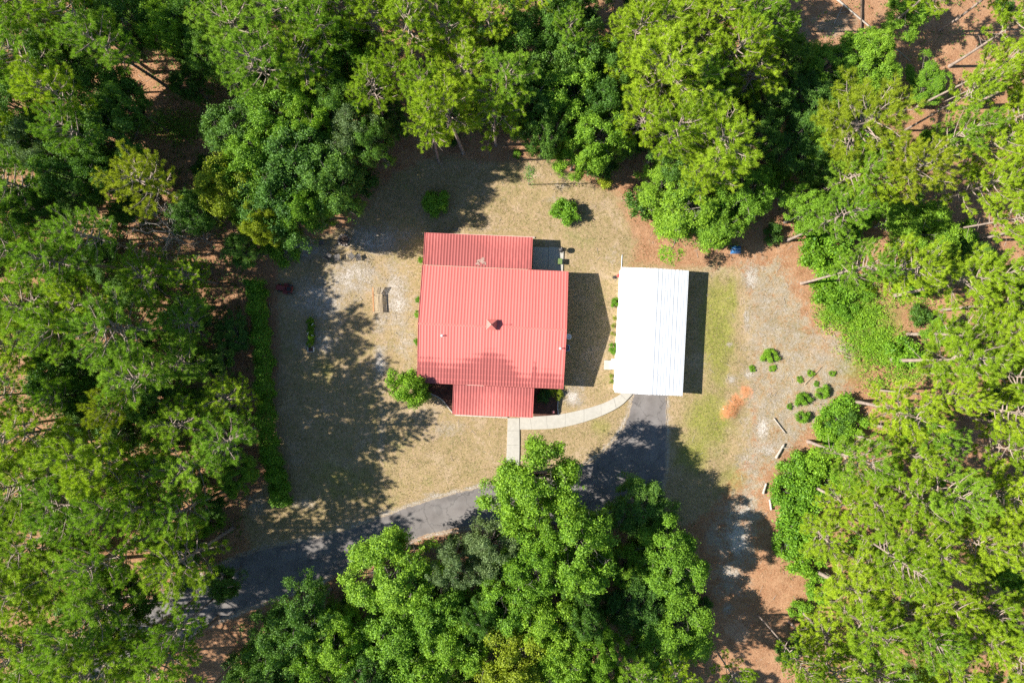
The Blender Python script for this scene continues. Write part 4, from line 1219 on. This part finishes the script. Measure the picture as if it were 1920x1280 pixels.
shrub('shrub', 1502, 781, 14, .9, 'little round bush at the clearing edge next to a larger sapling bush', name='bush')
shrub('shrub', 1540, 735, 15, .8, 'pale green sapling bush beside the leaning pine trunk', name='bush')
shrub('shrub', 1042, 737, 13, .7, 'flowering green shrub in the mulch bed beside the porch', name='bush', model=make_shrub(405, .7, .7, 'oak_yellow', 170, 8, .06, 8))
shrub('shrub_dark', 1020, 742, 14, .6, 'low dark shrub in the mulch bed beside the porch', name='bush')
for i, (x, y) in enumerate(((790, 488), (785, 562), (783, 590), (782, 640))):
    shrub('shrub', x, y, 7, .45, label='little green plant against the west wall of the house', group='plants against the west wall', name='bush')
for i, (x, y) in enumerate(((1152, 597), (1150, 611), (1149, 626), (1147, 704), (1147, 716))):
    shrub('shrub', x, y, 5, .35, label='tiny seedling plant along the garage wall bed', group='seedlings along the garage wall', name='bush', model=make_shrub(420 + i, .4, .4, 'oak_yellow', 50, 7, .05, 6))
for i, (x, y) in enumerate(((584, 602), (586, 612), (584, 622), (586, 632), (584, 642))):
    shrub('shrub', x, y, 8, .9, label='staked vegetable plant in the garden row of the side yard', group='vegetable row', name='garden_plant')
for i, (x, y) in enumerate(((1480, 762), (1450, 690), (1500, 712), (1520, 700), (1410, 690), (1530, 720), (1560, 700))):
    shrub('shrub', x, y, fill_rng.uniform(5, 8), .3, label='small weed tuft on the pale sand of the clearing', group='weed tufts on the sand', name='weed_clump')
# thin young tree behind the house
x, y, _ = P(991, 346)
yt = tag(empty('young_tree', (x, y, -.02)), 'thin young tree with sparse leaves on the rear lawn', 'tree')
rng = np.random.default_rng(9)
tp = np.array([[0, 0, 0], [.03, .02, 2], [-.02, .05, 4], [.1, .05, 6.2]])
tubes = [(tp, np.array([.05, .045, .035, .015]), 6)]; cc = []
for i in range(16):
    h = rng.uniform(2.0, 6.1); az = rng.uniform(0, 6.28); b = np.array([0, .04, h]); L = rng.uniform(.3, .8) * (1.2 - h / 9)
    e = b + np.array([math.cos(az), math.sin(az), .5]) * L
    tubes.append((np.array([b, (b + e) / 2, e]), np.array([.015, .01, .006]), 4)); cc += [e, (b + e * 2) / 3]
v, f = join_tubes(tubes); link(bpy.data.objects.new('trunk', np_mesh('trunk', v, f, M['bark_oak'], smooth=True)), yt)
v, f, tt = leaf_cloud(np.repeat(np.array(cc), 3, 0), np.tile([0, 0, 1.0], (len(cc) * 3, 1)), rng, 5, .07, .16)
link(bpy.data.objects.new('crown', np_mesh('crown', v, f, M['oak_dark'], dict(tint=tt))), yt)

# hedge between the side yard and the west wood
hp = catmull([(488, 530), (491, 570), (500, 640), (505, 720), (508, 800), (518, 860), (531, 900), (534, 940)], 20)
rng = np.random.default_rng(77)
hedge = tag(empty('hedge', P(505, 720)), 'long tall green hedge along the side yard', 'hedge')
o0 = np.array(hedge.location)
n = 7000
ti = rng.uniform(0, len(hp) - 1.001, n)
ci = np.array([np.interp(ti, np.arange(len(hp)), hp[:, c]) for c in range(2)]).T
hh = 2.4 + .5 * np.sin(ti * .35) + .35 * np.sin(ti * .83 + 1)
wd = .75 + .25 * np.sin(ti * .5 + 2) + .12 * np.sin(ti * 1.3)
a = rng.uniform(-.25 * math.pi, 1.25 * math.pi, n); rad = rng.uniform(.5, 1.05, n) ** .5
px_ = np.stack([(ci[:, 0] - 960) * CAM_H / FPX, (640 - ci[:, 1]) * CAM_H / FPX], 1)
pts = np.stack([px_[:, 0] + np.cos(a) * wd * rad, px_[:, 1] + rng.normal(0, .1, n), np.maximum(.1, hh * .55 + np.sin(a) * hh * .45 * rad)], 1) - o0
dirs = np.stack([np.cos(a), 0 * a, np.sin(a)], 1)
v, f, tt = leaf_cloud(pts, dirs, rng, 7, .085, .13)
link(bpy.data.objects.new('foliage', np_mesh('foliage', v, f, M['shrub'], dict(tint=tt))), hedge)
tubes = []
for i in range(0, len(hp), 4):
    b = np.array([*P(*hp[i])]) - o0
    for q in range(3):
        tubes.append((np.array([b + [0, 0, -.1], b + [rng.normal(0, .2), rng.normal(0, .2), .9], b + [rng.normal(0, .4), rng.normal(0, .4), 1.9]]), np.array([.035, .025, .01]), 4))
v, f = join_tubes(tubes); link(bpy.data.objects.new('stems', np_mesh('stems', v, f, M['bark_oak'], smooth=True)), hedge)

# dead shrubs and bleached snags
for (x, y, R, H, lab, seed, nn) in ((355, 448, 4.2, 8.5, 'bare grey dead tree of tangled twigs in the west wood', 1, 16), (395, 455, 1.8, 2.2, 'low bare dead branches at the edge of the west wood', 2, 7), (1700, 395, 2.2, 6.5, 'bleached dead snag with bare branches above the thicket', 3, 8),
                                    (1640, 425, 1.4, 3.0, 'small bleached snag leaning in the thicket', 4, 6)):
    g = empty('dead_tree', P(x, y)); tag(g, lab, 'dead tree')
    link(bpy.data.objects.new('branches', make_dead(seed, R, H, 5 if nn > 10 else 4, nn)), g)


# ------------------------------------------------------------------ fallen logs
def log(a, b, r0, r1, mat, label, name='fallen_log', twigs=3, z=None):
    A_ = np.array(P(*a)); B_ = np.array(P(*b))
    o = empty(name, tuple((A_ + B_) / 2)); tag(o, label, 'log')
    c = (A_ + B_) / 2
    s = np.linspace(0, 1, 9)
    L = np.linalg.norm(B_ - A_)
    rng = np.random.default_rng(int(a[0]))
    side = unit(np.cross(B_ - A_, [0, 0, 1.0]))
    pts = A_ + s[:, None] * (B_ - A_) + (np.sin(s * 3 + a[0]) * L * .012)[:, None] * side + np.stack([0*s, 0*s, np.linspace(r0, r1, 9) + .02], 1) - c
    MB().tube(pts, np.linspace(r0, r1, 9) * (1 + .12 * np.sin(s * 17)), 8).build('stem', mat, o, smooth=True)
    for i in range(twigs):
        t_ = rng.uniform(.4, .95); p = A_ + t_ * (B_ - A_) - c + np.array([0, 0, r0]); d = unit((B_ - A_) / L * .6 + side * rng.choice([-1, 1]) + np.array([0, 0, .2]))
        MB().tube([p, p + d * .4, p + d * rng.uniform(.7, 1.4) + np.array([0, 0, .05])], [.03, .02, .008], 5).build('branch', mat, o, smooth=True)


log((1560, -10), (1705, 118), .11, .04, M['deadwood'], 'long pale fallen trunk lying on straw by the round oak', twigs=4)
log((1613, -5), (1614, 72), .10, .09, M['darklog'], 'dark straight log lying across the pale fallen trunk', twigs=0)
log((1450, 784), (1473, 812), .07, .05, M['deadwood'], 'thin bleached pole lying on the sandy clearing', twigs=0)
log((1453, 858), (1470, 832), .14, .10, M['deadwood'], 'short thick bleached log at the edge of the thicket', twigs=1)
log((1430, 925), (1436, 905), .13, .10, M['deadwood'], 'pale log stub by the thicket south of the short log', twigs=1)
log((1445, 955), (1442, 935), .13, .10, M['deadwood'], 'curved pale log stub half under the thicket', twigs=0)
log((1586, 760), (1593, 772), .05, .05, M['deadwood'], 'white broken stick beside the sandy path', twigs=0)
log((1508, 720), (1540, 688), .035, .02, M['wood'], 'thin tan stick on the clearing', twigs=1)
log((1355, 766), (1362, 770), .03, .03, M['white_paint'], 'short white pipe on the orange clay mound', 'pipe', 0)
log((1563, 48), (1580, 10), .04, .02, M['deadwood'], 'thin pale branch propped near the dark log', twigs=1)

# ------------------------------------------------------------------ small things around the house
# grill
g = tag(empty('kettle_grill', (*P(1051.5, 470)[:2], .105)), 'round black kettle grill at the patio corner', 'grill')
MB().lathe([(.05, .50), (.20, .54), (.29, .66), (.30, .72)], 18).build('bowl', M['black_metal'], g, smooth=True)
l = MB().lathe([(.305, .725), (.28, .84), (.18, .93), (.05, .96)], 18).build('lid', M['black_metal'], g, smooth=True)
MB().tube([(-.06, 0, .96), (-.06, 0, 1.0), (.06, 0, 1.0), (.06, 0, .96)], .012, 6).build('handle', M['wood'], l)
MB().lathe([(.045, .955), (.05, .985), (.01, .99)], 10, (0, .12, -.04)).build('vent', M['grey_metal'], l)
for i in range(3):
    a = i * 2.094 + .4
    MB().tube([(.16 * math.cos(a), .16 * math.sin(a), .53), (.30 * math.cos(a), .30 * math.sin(a), .01)], .014, 6).build('leg', M['grey_metal'], g)
for s in (-1, 1): MB().lathe([(.07, -.02), (.08, 0), (.07, .02)], 10).build('wheel', M['black_metal'], g, loc=(.30 * math.cos(.4) , .30 * math.sin(.4) + s * .1, .08))
# green deck box
g = tag(empty('storage_box', (*P(1049.5, 491)[:2], .105), TH), 'olive green storage box on the patio edge', 'box')
MB().box(-.20, .20, -.27, .27, 0, .46).build('body', M['green_box'], g, bevel=.02)
l = MB().box(-.22, .22, -.29, .29, .462, .52).build('lid', M['green_box'], g, bevel=.015)
MB().box(-.06, .06, -.31, -.292, .47, .50).build('handle', M['black_metal'], l)
# air conditioner
g = tag(empty('air_conditioner', (*P(1062, 652, .4)[:2], -.02), TH), 'blue grey air conditioner unit by the east wall', 'air conditioner')
MB().box(-.36, .36, -.36, .36, -.02, .08).build('pad', M['concrete'], g)
MB().box(-.30, .30, -.30, .30, .082, .78).build('cabinet', M['blue_grey'], g, bevel=.03)
MB().lathe([(.24, .782), (.25, .80), (.22, .80), (.22, .79)], 18).build('fan_ring', M['black_metal'], g)
fan = MB()
for i in range(6): fan.obox((0, 0, .805), (.22 * math.cos(i * 1.047), .22 * math.sin(i * 1.047), .805), .02, .01)
fan.build('fan_grille', M['grey_metal'], g)
# satellite dish
g = tag(empty('satellite_dish', (*P(1066, 631, .6)[:2], -.02)), 'pale oval satellite dish on a short post by the east wall', 'dish')
MB().tube([(0, 0, 0), (0, 0, .75)], .03, 8).build('post', M['grey_metal'], g)
MB().lathe([(.02, 0), (.16, .02), (.28, .07), (.30, .09), (.29, .10), (.15, .045), (.01, .025)], 18).build('reflector', M['white_paint'], g, smooth=True, loc=(0, 0, .74))
MB().tube([(.0, -.25, .80), (.0, -.05, 1.12)], .012, 6).build('feed_arm', M['grey_metal'], g)
# mulch beds with edging
def bed(name, pts, label, edge):
    b = tag(empty(name, P(*pts[0])), kind='structure', label=label); c = np.array(b.location)
    top = [np.array(P(*q)) - c + [0, 0, .03] for q in pts]
    mb = MB(); mb.poly([tuple(t_) for t_ in top] if (top[1][0]-top[0][0])*(top[2][1]-top[1][1])-(top[1][1]-top[0][1])*(top[2][0]-top[1][0]) > 0 else [tuple(t_) for t_ in top][::-1])
    mb.build('mulch', M['mulch'], b)
    ec = catmull(edge, 6)
    for i in range(0, len(ec) - 3, 3):
        j = min(i + 3, len(ec) - 1)
        p0, p1 = np.array(P(*ec[i])) - c, np.array(P(*ec[j])) - c
        d = unit(p1 - p0) * .012
        MB().obox(tuple(p0 + d + [0, 0, .05]), tuple(p1 - d + [0, 0, .05]), .11, .16).build('edging_block', M['concrete_edge'], b, bevel=.01)


bed('planting_bed', [(1000, 715), (1046, 716), (1048, 745), (1046, 779), (1000, 780)], 'dark mulch bed east of the porch', [(1049, 735), (1046.5, 750), (1045.5, 765), (1047, 778)])
bed('planting_bed', [(798, 712), (852, 712), (852, 776), (840, 765), (830, 750), (808, 738), (798, 736)], 'dark mulch bed west of the porch', [(806, 737), (822, 744), (832, 752), (840, 763), (850, 775)])
mb = MB()
g = tag(empty('edging_strip', P(900, 781)), 'pale concrete edging along the front of the porch', 'edging')
c = Vector(g.location)
for i in range(9):
    p0 = Vector(P(853 + i * 11, 777.5 + i * .55)) - c; p1 = Vector(P(863.6 + i * 11, 778 + i * .55)) - c
    MB().obox(p0 + Vector((0, 0, .06)), p1 + Vector((0, 0, .06)), .12, .16).build('edging_block', M['concrete_edge'], g, bevel=.01)
g = tag(empty('edging_strip', P(900, 440)), 'pale concrete edging behind the rear addition', 'edging')
c = Vector(g.location)
for i in range(18):
    p0 = Vector(P(805 + i * 11, 437.5 + i * .45)) - c; p1 = Vector(P(815.6 + i * 11, 438 + i * .45)) - c
    MB().obox(p0 + Vector((0, 0, .05)), p1 + Vector((0, 0, .05)), .15, .14).build('edging_block', M['concrete_edge'], g, bevel=.01)
# red ball ornament on a stand
g = tag(empty('garden_ornament', (*P(1037, 771)[:2], .03)), 'faded red gazing ball on a stand in the mulch bed', 'ornament')
MB().lathe([(.13, 0), (.07, .05), (.05, .28), (.10, .33)], 12).build('stand', M['terracotta'], g)
MB().lathe([(.02, .30), (.12, .34), (.17, .46), (.12, .58), (.02, .62)], 16).build('ball', M['pink_plastic'], g, smooth=True)
# fuel can and pole by the garage
g = tag(empty('fuel_can', (*P(1160, 517)[:2], -.03)), 'red fuel can standing at the garage corner', 'can')
MB().box(-.18, .18, -.14, .14, 0, .36).build('body', M['red_plastic'], g, bevel=.04)
MB().tube([(-.12, 0, .36), (-.08, 0, .43), (.06, 0, .43), (.10, 0, .36)], .02, 6).build('handle', M['red_plastic'], g)
MB().tube([(.13, 0, .36), (.15, 0, .42), (.26, 0, .50)], .022, 6).build('spout', M['black_metal'], g)
g = tag(empty('dark_spot', (*P(1152, 520)[:2], -.03)), 'dark spot built as crossed black sticks near the fuel can', 'sticks')  # a dark spot beside the can, built as crossed black sticks
for i, (a, L) in enumerate(((.1, .5), (.9, .4), (-.5, .45), (2.0, .35))):
    MB().tube([(-L/2*math.cos(a), -L/2*math.sin(a), .04 + .02*i), (L/2*math.cos(a), L/2*math.sin(a), .05 + .02*i)], .04, 6).build('stick', M['black_metal'], g)
g = tag(empty('pole', (*P(1165.5, 492)[:2], 0), math.radians(-2)), 'thin white pole lying by the garage corner', 'pole')
MB().tube([(0, -.75, .03), (.02, .75, .03)], .035, 8).build('shaft', M['white_paint'], g)
MB().lathe([(.05, 0), (.05, .06), (.02, .07)], 8).build('end_cap', M['grey_metal'], g, loc=(.02, .76, 0))
# bucket and stakes in the vegetable row
g = tag(empty('bucket', (*P(584, 655)[:2], -.05)), 'white square tub at the end of the vegetable row', 'tub')
mb = MB(); mb.box(-.28, .28, -.22, .22, 0, .03)
for x0, x1, y0, y1 in ((-.30, -.27, -.24, .24), (.27, .30, -.24, .24), (-.27, .27, -.24, -.21), (-.27, .27, .21, .24)): mb.box(x0, x1, y0, y1, .0, .34)
mb.build('tub', M['white_paint'], g)
MB().box(-.265, .265, -.205, .205, .035, .28).build('soil', M['mulch'], g)
for i, (x, y, r) in enumerate(((589, 610, .6), (581, 627, .9), (588, 628, -.5))):
    g = tag(empty('garden_stake', (*P(x, y)[:2], -.04), r), 'white bent plastic stake in the vegetable row', 'stake', 'stakes in the vegetable row')
    MB().tube([(0, 0, 0), (0, 0, .95), (.10, 0, 1.08), (.30, .05, 1.05)], .022, 6).build('rod', M['white_paint'], g, smooth=True)
# mower
g = tag(empty('riding_mower', (*P(535, 541)[:2], -.06), math.radians(170)), 'dark red riding mower parked in shade beside the hedge', 'mower')
mb = MB().box(-.15, .80, -.27, .27, .30, .62); mb.build('hood', M['dull_red'], g, bevel=.08)
MB().box(-.85, -.16, -.32, .32, .28, .50).build('body', M['dull_red'], g, bevel=.05)
MB().box(-.55, .15, -.55, .55, .12, .26).build('cutting_deck', M['dull_red'], g, bevel=.05)
st = MB().box(-.72, -.30, -.22, .22, .52, .60).build('seat', M['black_metal'], g, bevel=.04)
MB().box(-.78, -.70, -.22, .22, .56, .92).build('backrest', M['black_metal'], st, bevel=.03)
MB().tube([(-.10, 0, .58), (-.22, 0, .84)], .02, 6).tube([(-.22 + .02, .17 * math.cos(q), .84 + .17 * math.sin(q) * .5) for q in np.linspace(0, 6.28, 14)], .016, 5, False).build('steering_wheel', M['black_metal'], g)
for x, y, r, w in ((.55, .36, .17, .10), (.55, -.36, .17, .10), (-.55, .42, .25, .16), (-.55, -.42, .25, .16)):
    mb = MB().tube([(x, y - w/2, r), (x, y + w/2, r)], r, 16); wh = mb.build('wheel', M['black_metal'], g)
    MB().tube([(x, y - w/2 - .01, r), (x, y + w/2 + .01, r)], r * .5, 10).build('rim', M['white_paint'], wh)
# fire pit
g = tag(empty('fire_pit', (*P(645, 450)[:2], -.05)), 'ring of dark stones around an ash filled fire pit', 'fire pit')
for i in range(13):
    a = i / 13 * 6.283; s = random.uniform(.11, .15)
    mb = MB().lathe([(s * .7, 0), (s, s * .5), (s * .85, s * 1.1), (s * .4, s * 1.4)], 7)
    mb.build('stone', M['stone'], g, loc=(.58 * math.cos(a), .58 * math.sin(a), 0), rz=random.uniform(0, 3))
MB().lathe([(.50, 0), (.46, .05), (.2, .09), (.02, .10)], 16).build('ash', M['ash'], g)
for i, a in enumerate((.3, 1.4, 2.5)): MB().tube([(-.3*math.cos(a), -.3*math.sin(a), .10+.05*i), (.3*math.cos(a), .3*math.sin(a), .13+.05*i)], .045, 7).build('charred_log', M['darklog'], g)


M['chair'] = simple('dark_chair_metal', (0.13, 0.12, 0.115), 0.7, 0.2, 0.3, 8.0, 0.2)


def chair(px_, py_, rz, label):
    g = tag(empty('lawn_chair', (*P(px_, py_)[:2], -.05), rz), label, 'chair', 'chairs round the fire pit')
    for i in range(5): MB().box(-.26, .26, -.25 + i * .10, -.165 + i * .10, .40, .425).build('seat_slat', M['chair'], g)
    for i in range(4):
        MB().obox((-.26, .28 + i * .05, .46 + i * .12), (.26, .28 + i * .05, .46 + i * .12), .02, .09, (0, -.38, .92)).build('back_slat', M['chair'], g)
    for x in (-.27, .27):
        MB().tube([(x, -.26, 0), (x, -.26, .60), (x, .26, .60)], .018, 6).build('arm', M['black_metal'], g)
        MB().tube([(x, .20, 0), (x, .26, .45), (x, .46, .98)], .018, 6).build('leg', M['black_metal'], g)


chair(618, 480, 2.6, 'dark slatted metal lawn chair facing the fire pit')
chair(634, 482, 3.3, 'dark slatted metal lawn chair facing the fire pit')
chair(660, 480, 3.9, 'dark slatted metal lawn chair facing the fire pit')
chair(673, 482, 3.5, 'dark slatted metal lawn chair facing the fire pit')
chair(605, 455, 1.6, 'dark slatted metal lawn chair facing the fire pit')
# long slatted garden bench
g = tag(empty('garden_bench', (*P(709, 563)[:2], -.05), math.radians(2)), 'long weathered wooden slatted lounge bench in the side yard', 'bench')
MB().box(-.50, -.36, -1.20, 1.35, .30, .46).build('side_rail', M['wood_red'], g, bevel=.01)
MB().box(.42, .50, -1.20, .60, .30, .42).build('side_rail', M['wood'], g, bevel=.01)
MB().box(-.50, .54, -1.28, -1.21, .28, .44).build('end_rail', M['wood'], g, bevel=.01)
MB().box(-.355, .415, .50, .58, .28, .385).build('end_rail', M['wood'], g)
for i in range(5):
    MB().box(-.32 + i * .15, -.235 + i * .15, -1.19, .49, .39, .415).build('slat', M['wood'], g)
for i in range(5):
    MB().obox((-.28 + i * .15, .60, .42), (-.28 + i * .15, 1.35, .80), .085, .024).build('back_slat', M['wood'], g)
for x, y in ((-.43, -1.1), (.46, -1.1), (-.43, .5), (.46, .5)): MB().box(x - .04, x + .04, y - .04, y + .04, 0, .298).build('leg', M['wood'], g)
# blue tarp bundle under the garage oak
rng = np.random.default_rng(5)
nu, nv = 18, 14
U, Vv = np.meshgrid(np.linspace(-1, 1, nu), np.linspace(-1, 1, nv))
Z = .75 * (1 - U ** 4) * (1 - Vv ** 4) + .05 * np.sin(U * 9 + Vv * 4) + .04 * np.sin(Vv * 11) - .04
idx = np.arange(nu * nv).reshape(nv, nu)
f = np.stack([idx[:-1, :-1], idx[:-1, 1:], idx[1:, 1:], idx[1:, :-1]], -1).reshape(-1, 4)
g = tag(empty('tarp_bundle', (*P(1380, 468)[:2], -.08)), 'bright blue tarp covering a heap under the oak behind the garage', 'tarp')
link(bpy.data.objects.new('tarp', np_mesh('tarp', np.stack([U * .55, Vv * .42, Z * .7], -1).reshape(-1, 3), f, M['blue_tarp'], smooth=True)), g)
MB().tube([(-.55, 0, .02), (-.3, 0, .53), (.3, 0, .53), (.55, 0, .02)], .012, 5).build('rope', M['white_paint'], g)

# ------------------------------------------------------------------ ground cover that nobody could count
def scatter(n, weight, seed):
    """points on the ground drawn with a weight map over the core area"""
    rng = np.random.default_rng(seed)
    out = []
    tot = 0
    wmax = weight.max()
    while tot < n:
        x = rng.uniform(-55, 55, n * 2); y = rng.uniform(-38, 38, n * 2)
        i = np.clip(np.searchsorted(gx, x) - 1, 0, nx - 2); j = np.clip(np.searchsorted(gy, y) - 1, 0, ny - 2)
        k = rng.uniform(0, wmax, n * 2) < weight[j, i]
        out.append(np.stack([x[k], y[k], gz[j[k], i[k]]], 1)); tot += k.sum()
    return np.concatenate(out)[:n], rng


ny, nx = GX.shape
hx = GX + 1.93; hy = GY - 1.45
in_house = ((abs(hx * math.cos(-TH) - hy * math.sin(-TH)) < 7.1) & (abs(hx * math.sin(-TH) + hy * math.cos(-TH)) < 5.6)) | ((PXX > 795) & (PXX < 1060) & (PYY > 440) & (PYY < 510)) | ((PXX > 845) & (PXX < 1005) & (PYY > 700) & (PYY < 785))
hx = GX - 14.12; hy = GY - 1.0
in_house |= (abs(hx * math.cos(-TG) - hy * math.sin(-TG)) < 3.4) & (abs(hx * math.sin(-TG) + hy * math.cos(-TG)) < 6.4)
dpoly = [tuple(q) for q in A] + [tuple(q) for q in B[::-1]]
on_hard = (poly_sdf(dpoly, PXX, PYY) < 3) | ((PXX > 945) & (PXX < 978) & (PYY > 780) & (PYY < 905)) | (poly_sdf([(974, 778), (1045, 774), (1090, 765), (1130, 753), (1166, 733), (1190, 738), (1165, 764), (1132, 781), (1090, 796), (1045, 806), (974, 808)], PXX, PYY) < 0)
free = ~(in_house | on_hard)

pts, rng = scatter(26000, np.where(free, w_lawn * .55 + w_green * 1.1 + .03, 0) * (1 - np.clip(w_sand, 0, .8)), 31)
N = len(pts); per = 4
b = np.repeat(pts, per, 0) + np.concatenate([rng.normal(0, .04, (N * per, 2)), np.zeros((N * per, 1))], 1)
az = rng.uniform(0, 6.28, N * per); lean = rng.uniform(.02, .09, N * per); h = rng.uniform(.03, .09, N * per)
d = np.stack([np.cos(az), np.sin(az), 0 * az], 1); s = np.stack([-np.sin(az), np.cos(az), 0 * az], 1) * .016
v = np.stack([b - s, b + s, b + d * lean[:, None] + np.stack([0 * h, 0 * h, h], 1)], 1)
tt = np.repeat(np.clip(rng.normal(.5, .3, N * per), 0, 1), 3)
M['grass'] = leaf_mat('dry_grass_blades', (0.10, 0.115, 0.025), (0.36, 0.31, 0.13), TR, .03)
o = link(bpy.data.objects.new('grass', np_mesh('grass', v.reshape(-1, 3), np.arange(N * per * 3).reshape(-1, 3), M['grass'], dict(tint=tt))))
tag(o, 'short dry grass on the lawns around the house', 'grass', kind='stuff')

pts, rng = scatter(24000, np.where(in_house, 0, .35 + .4 * w_lawn + .5 * w_sand) * np.where(on_hard, .06, 1), 32)
N = len(pts)
nrm = unit(np.array([0, 0, 1.0]) + rng.normal(0, .3, (N, 3))); a_ = unit(np.cross(nrm, rng.normal(size=(N, 3)))); b_ = np.cross(nrm, a_)
sz = rng.uniform(.03, .075, (N, 1)); c_ = pts + [0, 0, .035]
v = np.stack([c_ - a_ * sz, c_ + b_ * sz * .5, c_ + a_ * sz, c_ - b_ * sz * .5], 1)
tt = np.repeat(np.clip(rng.normal(.5, .3, N), 0, 1), 4)
M['litter'] = leaf_mat('fallen_dead_leaves', (0.22, 0.12, 0.06), (0.56, 0.43, 0.27), (1.1, 1, .8), .04)
o = link(bpy.data.objects.new('leaf_litter', np_mesh('leaf_litter', v.reshape(-1, 3), np.arange(N * 4).reshape(-1, 4), M['litter'], dict(tint=tt))))
tag(o, 'fallen dead leaves scattered over lawn and wood floor', 'leaf litter', kind='stuff')

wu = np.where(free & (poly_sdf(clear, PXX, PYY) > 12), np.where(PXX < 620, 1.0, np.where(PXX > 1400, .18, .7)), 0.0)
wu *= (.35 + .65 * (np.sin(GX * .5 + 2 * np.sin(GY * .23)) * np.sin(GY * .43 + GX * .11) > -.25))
pts, rng = scatter(15000, wu, 35)
cl = pts + np.stack([0 * pts[:, 0], 0 * pts[:, 0], rng.uniform(.05, .55, len(pts))], 1)
v, f, tt = leaf_cloud(cl, np.tile([0, 0, 1.0], (len(cl), 1)), rng, 6, .10, .16)
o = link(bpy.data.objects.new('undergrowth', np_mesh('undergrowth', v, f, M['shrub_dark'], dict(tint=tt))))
tag(o, 'low leafy undergrowth covering the wood floor', 'undergrowth', kind='stuff')

wv = np.zeros_like(GX)
for bb in [(1610, 600, 60, 60, 1), (1640, 650, 60, 60, 1), (1600, 640, 40, 40, .8), (1690, 700, 60, 40, .7), (1560, 590, 40, 40, 1), (1650, 720, 50, 30, .6), (1480, 95, 40, 40, .6), (330, 240, 80, 40, .7), (1560, 850, 40, 40, .6), (1870, 560, 60, 50, .6), (1700, 540, 70, 50, .8)]:
    wv = np.maximum(wv, blob(*bb))
pts, rng = scatter(5200, np.where(free, wv, 0) ** 2, 33)
cl = pts + np.stack([0 * pts[:, 0], 0 * pts[:, 0], rng.uniform(.05, .4, len(pts))], 1)
v, f, tt = leaf_cloud(cl, np.tile([0, 0, 1.0], (len(cl), 1)), rng, 6, .075, .12)
o = link(bpy.data.objects.new('ground_vines', np_mesh('ground_vines', v, f, M['shrub'], dict(tint=tt))))
tag(o, 'leafy vines creeping over the straw at the wood edge', 'vines', kind='stuff')

pts, rng = scatter(2600, np.where(in_house | on_hard, 0, .5 + .8 * w_sand + 1.2 * w_litter - .35 * w_lawn), 34)
N = len(pts)
az = rng.uniform(0, 6.28, N); L = rng.uniform(.15, .8, N) ** 1.3
d = np.stack([np.cos(az), np.sin(az), rng.normal(0, .06, N)], 1); c0 = pts + [0, 0, .04]
sd = np.stack([-np.sin(az), np.cos(az), 0 * az], 1); w_ = rng.uniform(.010, .022, (N, 1))
up = np.array([0, 0, 1.0])
a0 = c0 - d * L[:, None] / 2; a1 = c0 + d * L[:, None] / 2
v = np.stack([a0 - sd * w_, a0 + sd * w_, a0 + up * w_ * 1.6, a1 - sd * w_ * .5, a1 + sd * w_ * .5, a1 + up * w_ * .8], 1)
q = np.arange(N)[:, None] * 6
f = np.concatenate([q + [0, 3, 5, 2], q + [2, 5, 4, 1]], 0)
o = link(bpy.data.objects.new('fallen_twigs', np_mesh('fallen_twigs', v.reshape(-1, 3), f, M['deadwood'])))
tag(o, 'small dead twigs scattered over the ground', 'twigs', kind='stuff')
